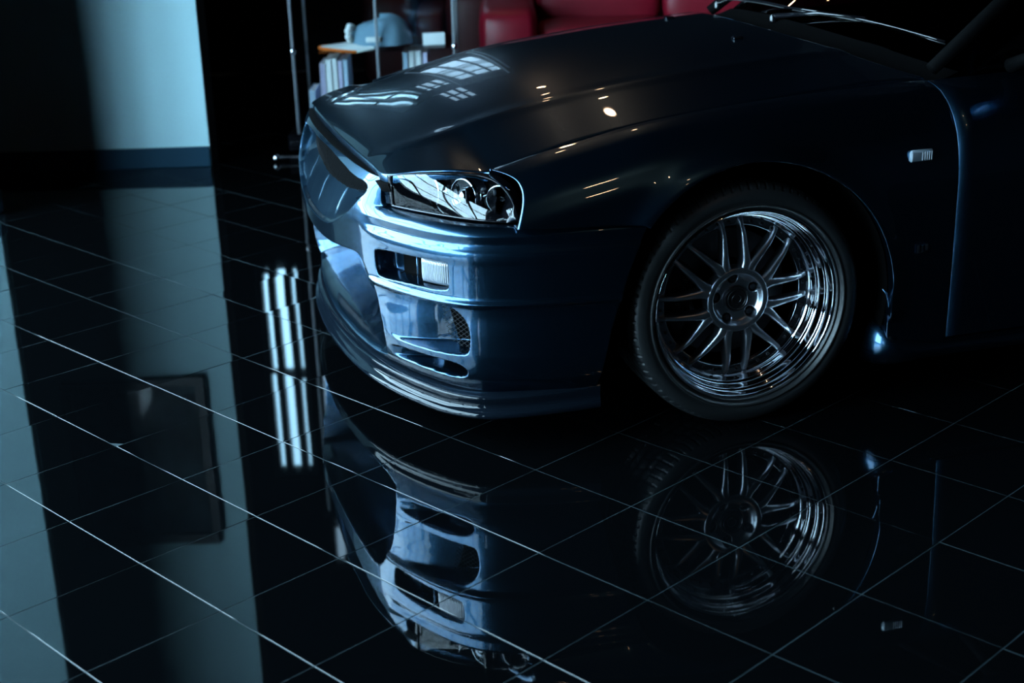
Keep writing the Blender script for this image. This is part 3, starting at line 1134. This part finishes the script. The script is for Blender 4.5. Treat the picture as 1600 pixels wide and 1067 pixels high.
# hub face with five lug holes
nth, nr = 300, 90
th = np.linspace(0, 2 * math.pi, nth, endpoint=False)
rad = np.linspace(.0005, .0850, nr)
TH_, RD = np.meshgrid(th, rad, indexing='ij')
yh = pinterp(RD, [(0, -.100), (.036, -.100), (.0375, -.099), (.050, -.0985), (.058, -.0955), (.066, -.0855), (.069, -.0822), (.074, -.0812), (.078, -.0815), (.082, -.0828), (.0842, -.0865), (.0850, -.115)])
holes = np.zeros(yh.shape, bool)
for k_ in range(5):
    a = math.radians(8 + 72 * k_)
    d = np.hypot(RD * np.cos(TH_) - .0545 * math.cos(a), RD * np.sin(TH_) - .0545 * math.sin(a))
    yh = yh - .028 * sstep(.0138, .0112, d) * 1.0
    holes |= d < .0112
Phub = np.stack([RD * np.cos(TH_), yh, RD * np.sin(TH_)], -1)
hm = (holes & np.roll(holes, -1, 0))[:, :-1].astype(int).ravel()
grid('hub', Phub, [M['brushed'], M['black']], wheel, cu=True, flip=False, midx=hm)
cap = MB().lathe([(.0335, -.102), (.0335, -.092), (.0320, -.0895), (.029, -.089), (.0275, -.0905), (.0255, -.0905), (.0245, -.0885), (.0235, -.0885), (.0225, -.0905), (.014, -.0912), (.013, -.0895), (.0115, -.0895), (.0105, -.0912), (.0002, -.0915)], axis='Y', n=48)
soft(cap.build('centre_cap', M['steel'], wheel), 40)
nut = MB().lathe([(.0095, -.125), (.0095, -.102), (.0075, -.099), (.005, -.099), (.0002, -.100)], axis='Y', n=6).mesh('lug_nut', M['steel'], False)
for k_ in range(5):
    a = math.radians(8 + 72 * k_)
    o = link('lug_nut', nut, wheel)
    o.location = (.0545 * math.cos(a), 0, .0545 * math.sin(a))
disc = MB().lathe([(.08, -.20), (.09, -.170), (.165, -.168), (.1675, -.172), (.1675, -.196), (.165, -.199), (.08, -.20)], axis='Y', n=72)
soft(disc.build('brake_disc', M['steel'], wheel), 30)
wheel.location = (0, .872, WZ)


def copy_tree(o, parent):
    c = o.copy()
    COL.objects.link(c)
    c.parent = parent
    for ch in list(o.children):
        copy_tree(ch, c)
    return c


for (wx, wy, rz) in ((0, -.872, math.pi), (-2.665, .872, 0), (-2.665, -.872, math.pi)):
    c = copy_tree(wheel, car)
    c.location = (wx, wy, WZ)
    c.rotation_euler = (0, 0, rz)


# brake caliper with lettering
def caliper():
    t = np.linspace(math.radians(-42), math.radians(38), 30)
    sec = [(.108, .690), (.108, .725), (.113, .731), (.150, .733), (.172, .730), (.180, .722), (.184, .72), (.184, .66), (.108, .66)]
    P = np.array([[(r_ * math.cos(a), y_, WZ + r_ * math.sin(a)) for r_, y_ in sec] for a in t])
    e0 = np.repeat(P[:1].mean(1, keepdims=True), len(sec), 1)
    e1 = np.repeat(P[-1:].mean(1, keepdims=True), len(sec), 1)
    return np.concatenate([e0, P, e1], 0)


cal = grid('brake_caliper', caliper(), M['caliper'], car, cv=True, flip=False)
soft(cal, 40)


def text_mesh(name, body, size, depth, mat, parent, mw):
    cu = bpy.data.curves.new(name, 'FONT')
    cu.body = body
    cu.size = size
    cu.extrude = depth
    cu.align_x = 'CENTER'
    cu.align_y = 'CENTER'
    cu.resolution_u = 3
    tmp = bpy.data.objects.new(name, cu)
    COL.objects.link(tmp)
    dg = bpy.context.evaluated_depsgraph_get()
    me = bpy.data.meshes.new_from_object(tmp.evaluated_get(dg))
    bpy.data.objects.remove(tmp)
    me.transform(mw)
    me.materials.clear()
    me.materials.append(mat)
    me.name = name
    return link(name, me, parent)


# text x axis -> up, text y axis -> forward, text normal -> outward
mw = Matrix(((-.34, .94, 0, .124), (0, 0, 1, .7342), (.94, .34, 0, WZ + .034), (0, 0, 0, 1)))
tm = text_mesh('lettering', 'brembo', .0245, .0004, M['print'], cal, mw)
lg = MB()
for r_, w_l in ((.0075, .0016), (.0040, .0012)):
    pts = [(.142 + r_ * math.cos(t), .7345, WZ - .016 + r_ * math.sin(t)) for t in np.linspace(.6, 5.6, 20)]
    lg.tube(pts, w_l / 2, 4)
lg.build('logo_mark', M['print'], cal)
mirrored(cal)

# ================================================================= rest of the car
# doors, sills, rear quarter
def side_panel(name, xa, xb, z0, mat, ztop=None, n=24, m=40):
    X, Q = np.meshgrid(np.linspace(xa, xb, n), np.linspace(0, 1, m), indexing='ij')
    zt = (gap_z(X) - .002) if ztop is None else np.full(X.shape, ztop)
    Z = zt + (z0 - zt) * Q ** 1.5
    Y = pinterp(gap_z(X) - Z, YD) - .0005
    P = np.stack([X, Y, Z], -1)
    e1 = P[:1] + np.array([-.002 * 0 + .0, -.003, 0]); e1[..., 0] += .0004
    e2 = e1 + np.array([0, -.02, 0])
    P = np.concatenate([e2, e1, P, P[-1:] + np.array([-.0015, -.003, 0]), P[-1:] + np.array([-.0015, -.02, 0])], 0)
    return grid(name, P, mat, car, flip=True)


door = side_panel('door', -.5452, -1.74, .175, M['paint'])
hn = MB().box((-1.58, .895, .70), (.16, .016, .026), .007)
soft(hn.build('door_handle', M['paint'], door))
mirrored(door)
quart = side_panel('rear_quarter', -1.745, -3.62, .19, M['paint'], n=60)
# rear wheel opening: drop the faces inside the arch by trimming upward
co = np.empty(len(quart.data.vertices) * 3, np.float32)
quart.data.vertices.foreach_get('co', co)
co = co.reshape(-1, 3)
dx = co[:, 0] + 2.665
inside = np.abs(dx) < ARCH_R
zar = WZ + np.sqrt(np.maximum(ARCH_R ** 2 - dx ** 2, 0))
co[:, 2] = np.where(inside & (co[:, 2] < zar), zar, co[:, 2])
quart.data.vertices.foreach_set('co', co.ravel())
quart.data.update()
mirrored(quart)
for sd in (1, -1):
    t = np.linspace(-.25, math.pi + .25, 30)
    lin = [np.stack([-2.665 + rr * np.cos(t), np.full(30, sd * yy), WZ + rr * np.sin(t)], 1) for yy, rr in ((.87, ARCH_R + .002), (.50, ARCH_R + .012), (.47, .30))]
    grid('arch_liner', np.stack(lin, 1), M['black'], car, flip=(sd > 0))

# side skirt with its flared front tip behind the wheel
tipx = np.array([-.336, -.338, -.343, -.352, -.366, -.385, -.410, -.44, -.48, -.56, -.8, -1.4, -2.24])
zt_ = np.array([.160, .185, .205, .222, .234, .232, .215, .202, .194, .188, .186, .186, .186])
zb_ = np.array([.150, .130, .118, .108, .101, .098, .098, .101, .104, .106, .106, .106, .106])
yo_ = np.array([.80, .832, .852, .870, .886, .897, .902, .901, .898, .896, .896, .896, .896])
rows = []
for i in range(len(tipx)):
    zc_, hz = (zt_[i] + zb_[i]) / 2, (zt_[i] - zb_[i]) / 2
    yi = .76
    w_s = (yo_[i] - yi)
    a_ = np.linspace(-math.pi / 2, math.pi / 2, 14)
    r = [(tipx[i], yi + w_s * np.cos(t_) ** .7 if abs(t_) < 1.57 else yi, zc_ + hz * math.sin(t_)) for t_ in a_]
    rows.append(r)
sk = grid('side_skirt', np.array(rows, float), M['paint'], car, flip=False)
mirrored(sk)
# lower rear corner of the fender, seen as a thin edge above the skirt tip
ed = MB().tube([(-.355, .877, .325), (-.366, .880, .312), (-.371, .884, .29), (-.376, .888, .26), (-.383, .892, .235)], [.0015, .003, .003, .0035, .004], 8)
ed.build('arch_edge', M['paint'], car, smooth=True)

# side marker lamp, badge
mk = MB().box((-.438, side_y(np.array([-.438]), np.array([.66]))[0] + .003, .660), (.066, .012, .031), .006)
mko = soft(mk.build('side_marker', M['marker'], car), 50)
yb_ = side_y(np.array([-.438]), np.array([.66]))[0] + .0095
ml = MB()
for i in range(5):
    ml.box((-.463 + i * .0062, yb_, .660), (.0022, .003, .022), .0008)
ml.build('marker_ribs', M['clear_plastic'], mko)
yb_ = side_y(np.array([-.452]), np.array([.424]))[0] + .003
bd = MB()
bd.box((-.440, yb_, .424), (.008, .004, .022), .001).box((-.452, yb_, .424), (.006, .004, .016), .001).box((-.464, yb_, .427), (.008, .004, .018), .001).box((-.452, yb_, .414), (.030, .004, .003), .001)
bd.build('fender_badge', M['chrome'], car)

# cowl, windshield, roof, side glass, mirrors
NY = 41
yy = np.linspace(-1, 1, NY)
cowlx = lambda y: -.345 - .20 * (np.abs(y) / .70) ** 2.2
cow = []
for dx_, dz_ in ((-.004, -.012), (-.03, -.014), (-.075, -.010), (-.115, .004)):
    Y = yy * .69
    cow.append(np.stack([cowlx(Y) + dx_, Y, hood_z(np.full(NY, -.38), Y) + dz_], -1))
cowl = grid('cowl', np.stack(cow, 1), M['black'], car, flip=False)
rows = []
for t_ in np.linspace(0, 1, 20):
    half = .675 * (1 - t_) + .545 * t_
    Y = yy * half
    xb_ = cowlx(yy * .69) - .11
    xr_ = -1.22 - .10 * yy ** 2
    zb0 = hood_z(np.full(NY, -.38), yy * .69) + .0
    zr0 = 1.315 - .035 * yy ** 2
    X = xb_ + (xr_ - xb_) * t_
    Z = zb0 + (zr0 - zb0) * t_ + .035 * math.sin(math.pi * t_)
    rows.append(np.stack([X, Y, Z], -1))
grid('windshield', np.stack(rows, 1), M['tint'], car, flip=False)
rows = []
for t_ in np.linspace(0, 1, 16):
    X = (-1.22 - .10 * yy ** 2) * (1 - t_) + (-2.25 + .08 * yy ** 2) * t_
    rows.append(np.stack([X, yy * .55, 1.318 - .035 * yy ** 2 + .03 * math.sin(math.pi * t_) - .01 * t_], -1))
grid('roof', np.stack(rows, 1), M['paint'], car, flip=False)
rows = []
for t_ in np.linspace(0, 1, 12):
    Y = yy * (.55 + .10 * t_)
    rows.append(np.stack([-2.25 + .08 * yy ** 2 - .55 * t_, Y, (1.308 - .035 * yy ** 2) * (1 - t_) + (.93 - .05 * yy ** 2) * t_ + .02 * math.sin(math.pi * t_)], -1))
grid('rear_window', np.stack(rows, 1), M['tint'], car, flip=False)
rows = []
for t_ in np.linspace(0, 1, 10):
    X = -2.80 - .72 * t_ - .10 * (1 - yy ** 2) * t_
    rows.append(np.stack([X, yy * .70, .93 - .09 * yy ** 2 + .015 * math.sin(math.pi * t_)], -1))
rows.append(rows[-1] + np.array([-.03, 0, -.03]))
rows.append(rows[-1] + np.array([-.03, 0, -.55]))
grid('trunk_lid', np.stack(rows, 1), M['paint'], car, flip=False)
for sd in (1, -1):
    t_ = np.linspace(0, 1, 12)
    bx_ = np.interp(t_, [0, 1], [-.66, -2.75])
    tx_ = np.interp(t_, [0, .05, 1], [-.68, -1.30, -2.17])
    low = np.stack([bx_, np.full(12, .705), gap_z(bx_) - .004], -1)
    up = np.stack([tx_, np.interp(t_, [0, .05, 1], [.70, .55, .55]), np.interp(t_, [0, .05, 1], [.84, 1.285, 1.275])], -1)
    P = np.stack([low * (1 - k_) + up * k_ + np.array([0, .03 * math.sin(math.pi * k_), 0]) for k_ in np.linspace(0, 1, 8)], 1)
    P[..., 1] *= sd
    grid('side_window', P, M['tint'], car, flip=(sd < 0))
    # A pillar
    pl = MB().tube([(-.57, sd * .695, .835), (-.80, sd * .665, 1.0), (-1.05, sd * .61, 1.17), (-1.30, sd * .555, 1.285), (-1.75, sd * .545, 1.315), (-2.2, sd * .545, 1.29)], [.018, .022, .024, .026, .026, .026], 10)
    pl.build('roof_pillar', M['black'], car, smooth=True)
    # door mirror
    mm_ = MB()
    secs = []
    for x_, s_ in ((-.720, .25), (-.730, .72), (-.752, .95), (-.79, 1.0), (-.825, .97), (-.832, .90)):
        a_ = np.linspace(0, 2 * math.pi, 24, endpoint=False)
        sq = lambda c: np.sign(c) * np.abs(c) ** .6
        secs.append(np.stack([np.full(24, x_), sd * (.940 + .085 * s_ * sq(np.cos(a_))), .925 + .060 * s_ * sq(np.sin(a_))], -1))
    mir = grid('door_mirror', np.stack(secs, 0), M['paint'], car, cv=True, flip=(sd < 0))
    MB().tube([(-.77, sd * .74, .835), (-.78, sd * .80, .862), (-.79, sd * .87, .885)], [.02, .016, .02], 10).build('mirror_arm', M['black'], mir, smooth=True)

# wipers lying on the cowl
def wiper(pa, pm, pb, lift):
    w0 = MB().lathe([(.012, 0), (.012, .014), (.009, .020), (.0005, .021)], pa, 'Z', 16)
    wp = soft(w0.build('wiper', M['gloss_black'], car), 40)
    pa, pm, pb = Vector(pa), Vector(pm), Vector(pb)
    arm = MB().tube([pa + Vector((0, 0, .016)), pa.lerp(pm, .5) + Vector((0, 0, .030)), pm + Vector((0, 0, .022))], [.008, .006, .004], 8)
    arm.build('wiper_arm', M['gloss_black'], wp, smooth=True)
    a2 = pm + (pm - pb)
    pts = [a2.lerp(pb, t) + Vector((0, 0, .006 + .010 * math.sin(math.pi * t))) for t in np.linspace(0, 1, 12)]
    MB().tube(pts, .0035, 6).build('wiper_blade', M['gloss_black'], wp, smooth=True)
    MB().tube([p - Vector((0, 0, .006)) for p in pts], .0020, 6).build('wiper_rubber', M['rubber'], wp, smooth=True)


wiper((-.435, .06, .892), (-.565, .36, .905), (-.665, .60, .880), .02)
wiper((-.475, -.42, .880), (-.475, -.12, .915), (-.510, .14, .915), .02)
# washer nozzles on the hood
for x_, y_ in ((-.235, .245), (-.235, -.245)):
    z_ = float(hood_z(np.array([x_]), np.array([y_]))[0])
    wn_ = MB().box((x_, y_, z_ + .003), (.030, .020, .008), .003)
    soft(wn_.build('washer_nozzle', M['gloss_black'], car), 40)

# ================================================================= things behind the car
# ---- framed poster on the lit wall (seen mirrored in the floor)
pf = empty('picture_frame', (-1.85, PY - .004, 1.03))
tag(pf, 'dark framed picture hanging on the pale wall panel, mirrored in the floor', 'picture')
fw, fh = .70, .90
b = MB()
for (cx, cz, dx_, dz_) in ((0, .025, fw, .05), (0, fh - .025, fw, .05), (-fw / 2 + .025, fh / 2, .05, fh - .1), (fw / 2 - .025, fh / 2, .05, fh - .1)):
    b.box((cx, -.017, cz), (dx_, .034, dz_), .004)
b.build('frame', M['lamp_body'], pf)
pm_, nt_, bs_ = new_mat('dark_print')
tc_ = nt_.nodes.new('ShaderNodeTexCoord')
ns_ = nt_.nodes.new('ShaderNodeTexNoise')
ns_.inputs['Scale'].default_value = 5
cr_ = nt_.nodes.new('ShaderNodeValToRGB')
cr_.color_ramp.elements[0].color = (.01, .015, .02, 1)
cr_.color_ramp.elements[0].position = .42
cr_.color_ramp.elements[1].color = (.16, .22, .26, 1)
cr_.color_ramp.elements[1].position = .75
nt_.links.new(tc_.outputs['Object'], ns_.inputs['Vector'])
nt_.links.new(ns_.outputs['Fac'], cr_.inputs[0])
nt_.links.new(cr_.outputs[0], bs_.inputs['Base Color'])
bs_.inputs['Roughness'].default_value = .3
MB().box((0, -.006, fh / 2), (fw - .09, .010, fh - .09)).build('print', pm_, pf)
MB().box((0, -.020, fh / 2), (fw - .09, .004, fh - .09)).build('pane', M['case_glass'], pf)

# ---- glass display case
CX0, CX1, CY0, CY1, CZ0, CSH = -.985, -.227, 6.95, 7.45, .09, .470
case = empty('display_case', ((CX0 + CX1) / 2, CY0, 0))
tag(case, 'glass display case with thin metal posts behind the nose of the car', 'display case')
ox, oy = (CX0 + CX1) / 2, CY0


def cs(mb, name, mat, smooth=False):
    o = mb.build(name, mat, case, smooth)
    o.location = (-ox, -oy, 0)
    return o


cs(MB().box((ox, (CY0 + CY1) / 2, CZ0 / 2 + .01), (CX1 - CX0 + .10, CY1 - CY0 + .08, CZ0 - .01), .006), 'plinth', M['gloss_black'])
for px_ in (CX0, (CX0 + CX1) / 2 + .018, CX1):
    cs(MB().tube([(px_, CY0, CZ0), (px_, CY0, 1.9)], .0075, 10), 'post', M['post'], True)
for px_ in (CX0, CX1):
    cs(MB().tube([(px_, CY1, CZ0), (px_, CY1, 1.9)], .0075, 10), 'post', M['post'], True)
for px_ in (CX0, CX1):
    c_ = MB().lathe([(.0005, -.016), (.010, -.014), (.014, -.006), (.014, .006), (.010, .014), (.0005, .016)], (px_, CY0 - .004, CSH + .012), 'Z', 14)
    cs(c_, 'shelf_clamp', M['chrome'], True)
for zs_ in (CSH, .95, 1.42):
    cs(MB().box((ox, (CY0 + CY1) / 2, zs_), (CX1 - CX0 - .02, CY1 - CY0 - .02, .010), .002), 'shelf', M['case_glass'])
cs(MB().box((ox, (CY0 + CY1) / 2, 1.905), (CX1 - CX0 + .06, CY1 - CY0 + .06, .03), .004), 'top', M['gloss_black'])
for (a_, b_) in ((CX0, (CX0 + CX1) / 2 + .018), ((CX0 + CX1) / 2 + .018, CX1)):
    cs(MB().box(((a_ + b_) / 2, CY0, (CZ0 + 1.88) / 2), (b_ - a_ - .02, .006, 1.88 - CZ0)), 'pane', M['case_glass'])

# ---- cap on the shelf
cap = empty('cap', (-.58, 7.08, CSH + .006))
tag(cap, 'faded blue cap with white and orange brim on the glass shelf', 'cap')
dn, dm = 40, 16
t_ = np.linspace(0, 2 * math.pi, dn, endpoint=False)
e_ = np.linspace(0, math.pi / 2, dm)
T2, E2 = np.meshgrid(t_, e_, indexing='ij')
puck = 1 + .035 * np.cos(6 * T2) * np.cos(E2)
X = .145 * np.cos(T2) * np.cos(E2) ** .55 * puck
Y = .105 * np.sin(T2) * np.cos(E2) ** .55 * puck
Z = .122 * np.sin(E2) ** 1.0 * (1 + .10 * np.cos(T2 - math.pi) * 0 + .16 * np.sin(E2) * np.cos(T2))
grid('crown', np.stack([X, Y, Z + .012], -1), M['denim'], cap, cu=True, flip=False)
MB().lathe([(.0005, .146), (.008, .144), (.010, .138), (.002, .136)], (.012, 0, 0), 'Z', 12).build('button', M['white'], cap, True)
u_ = np.linspace(0, 1, 12)
w_2 = np.linspace(-1, 1, 25)
U2, W2 = np.meshgrid(u_, w_2, indexing='ij')
bx = -.125 - .17 * U2 * np.sqrt(np.clip(1 - W2 ** 2 * .75, 0, 1)) + .10 * W2 ** 2
by = W2 * .112
bz = .022 - .018 * U2 - .020 * W2 ** 2 * .6
topb = np.stack([bx, by, bz + .004], -1)
botb = np.stack([bx, by, bz - .006], -1)
brim = grid('brim', np.concatenate([topb, botb[::-1]], 0), M['white'], cap, cu=True)
edg = MB().tube([tuple(p) for p in (topb[-1] + botb[-1]) / 2], .0075, 8)
edg.build('brim_edge', M['orange'], brim, True)
fl = MB()
for k_ in range(7):
    a_ = 2 * math.pi * k_ / 7
    fl.lathe([(.0005, .004), (.012, .002), (.018, -.004), (.0005, -.006)], (-.138 + .022 * math.cos(a_) * .4, -.035 + .030 * math.cos(a_), .070 + .030 * math.sin(a_)), 'Y', 10)
fl.build('flower_patch', M['white'], cap, True)
MB().box((-.025, -.104, .045), (.075, .010, .024), .004).build('emblem', M['white'], cap)

# white price card beside the cap
card = MB().box((-.325, 7.04, CSH + .037), (.105, .012, .058), .002, .12).build('card', M['paper'])
tag(card, 'small white card standing on the glass shelf right of the cap', 'card')


# ---- books standing below the shelf
def book(x, y, w_b, h, d, mat, label, z=CZ0 + .006, rz=0.0):
    o = empty('book', (x, y, z), rz)
    tag(o, label, 'book', 'upright books in the display case')
    cv = MB()
    cv.box((-w_b / 2 + .0015, 0, h / 2), (.003, d, h)).box((w_b / 2 - .0015, 0, h / 2), (.003, d, h)).box((0, -d / 2 + .0015, h / 2), (w_b, .003, h), .001)
    cv.build('cover', mat, o)
    MB().box((0, .003, h / 2), (w_b - .006, d - .008, h - .008)).build('pages', M['paper'], o)


BK = [(-.925, .030, .18, 'paperb', 'low pale blue book nearest the left post of the display case'),
      (-.868, .026, .305, 'paperl', 'lilac-spined tall book left of the white ones in the case'),
      (-.838, .030, .325, 'paper', 'thick white book third from the left post under the shelf'),
      (-.808, .022, .330, 'paper', 'thin white book beside the thick white one under the shelf'),
      (-.783, .020, .318, 'paperl', 'narrow lilac book among the white books under the shelf'),
      (-.758, .022, .322, 'paperb', 'pale blue book at the right end of the left book row')]
for x_, w_b, h_, mt, lb in BK:
    book(x_, 7.18, w_b, h_, .22, M[mt], lb)
BK = [(-.470, .024, .345, 'paperb', 'pale blue book starting the right book row under the cap'),
      (-.440, .026, .350, 'paper', 'white book second in the right row under the cap'),
      (-.408, .030, .352, 'paper', 'wide white book in the right row under the card'),
      (-.375, .022, .340, 'paperl', 'lilac book ending the right row under the card')]
for x_, w_b, h_, mt, lb in BK:
    book(x_, 7.20, w_b, h_, .22, M[mt], lb)


# ---- red leather sofa
def cushion(name, c, d, mat, parent, e=4.0, n=28, m=20):
    """soft rounded block: superellipsoid"""
    t = np.linspace(-math.pi, math.pi, n, endpoint=False)
    f_ = np.linspace(-math.pi / 2, math.pi / 2, m)
    T, Fp = np.meshgrid(t, f_, indexing='ij')
    p = lambda v: np.sign(v) * np.abs(v) ** (2 / e)
    X = c[0] + d[0] / 2 * p(np.cos(Fp)) * p(np.cos(T))
    Y = c[1] + d[1] / 2 * p(np.cos(Fp)) * p(np.sin(T))
    Z = c[2] + d[2] / 2 * p(np.sin(Fp))
    return grid(name, np.stack([X, Y, Z], -1), mat, parent, cu=True)


def sofa(name, label, loc, rz, width, seats, mt='red', group=None):
    s = empty(name, loc, rz)
    tag(s, label, 'sofa' if seats > 1 else 'armchair', group)
    D, AW = .86, .30
    cushion('base', (width / 2, D / 2, .17), (width - .06, D - .04, .22), M[mt], s, 9)
    cushion('armrest', (AW / 2, D / 2, .33), (AW, D, .52), M[mt], s, 7)
    cushion('armrest', (width - AW / 2, D / 2, .33), (AW, D, .52), M[mt], s, 7)
    sw = (width - 2 * AW) / seats
    for k_ in range(seats):
        xc = AW + sw * (k_ + .5)
        cushion('seat_cushion', (xc, D / 2 - .06, .36), (sw - .008, D - .14, .24), M[mt], s, 6)
        cushion('back_cushion', (xc, D - .22, .62), (sw - .008, .24, .46), M[mt], s, 5)
    cushion('backrest', (width / 2, D - .10, .50), (width - .10, .20, .74), M[mt], s, 8)
    for x_ in (.08, width - .08):
        for y_ in (.08, D - .08):
            MB().lathe([(.0005, 0), (.022, 0), (.028, .07), (.0005, .07)], (x_, y_, 0), 'Z', 12).build('foot', M['wood'], s)
    return s


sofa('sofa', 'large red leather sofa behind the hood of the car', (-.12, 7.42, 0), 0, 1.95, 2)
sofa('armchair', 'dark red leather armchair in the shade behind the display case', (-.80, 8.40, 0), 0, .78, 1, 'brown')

# ---- metal floor bar with a ball end, in front of the case
fb = empty('floor_bar', (-1.075, 6.76, 0))
tag(fb, 'low metal bar with a bright ball end lying near the display case', 'bar')
MB().tube([(.02, 0, .02), (.60, .02, .02)], .008, 10).build('rod', M['steel'], fb, True)
MB().lathe([(.0005, -.018), (.010, -.015), (.017, -.006), (.018, .0), (.017, .006), (.010, .015), (.0005, .018)], (0, 0, .019), 'Z', 16).build('ball_end', M['chrome'], fb, True)
MB().box((.30, .01, .0065), (.05, .05, .013), .002).build('foot', M['steel'], fb)

# ---- warm ceiling spotlights
LAMPS = [(-.31, 8.15, 0, 'warm ceiling spotlight glinting on the hood ridge and beside the hood gap'),
         (.28, 8.10, 0, 'warm ceiling spotlight glinting higher up the hood towards the windshield'),
         (-.27, 9.15, .62, 'warm spotlight on a long stem, topmost glint of the three on the hood'),
         (1.45, 1.00, 0, 'warm ceiling spotlight glinting on the fender above the wheel arch'),
         (2.05, -.20, 0, 'warm ceiling spotlight glinting low on the fender behind the headlight')]
for k_, (lx, ly, drop, lb) in enumerate(LAMPS):
    lamp = empty('ceiling_spotlight', (lx, ly, RH))
    tag(lamp, lb, 'spotlight', 'warm ceiling spotlights')
    pr_ = [(.0005, 0), (.045, 0), (.045, -.02), (.012, -.024), (.012, -.10 - drop), (.050, -.11 - drop), (.055, -.14 - drop), (.055, -.26 - drop), (.050, -.265 - drop), (.048, -.255 - drop)]
    soft(MB().lathe(pr_, (0, 0, 0), 'Z', 28).build('housing', M['lamp_body'], lamp), 40)
    MB().lathe([(.0005, -.250 - drop), (.046, -.252 - drop)], (0, 0, 0), 'Z', 28).build('bulb', M['bulb'], lamp)
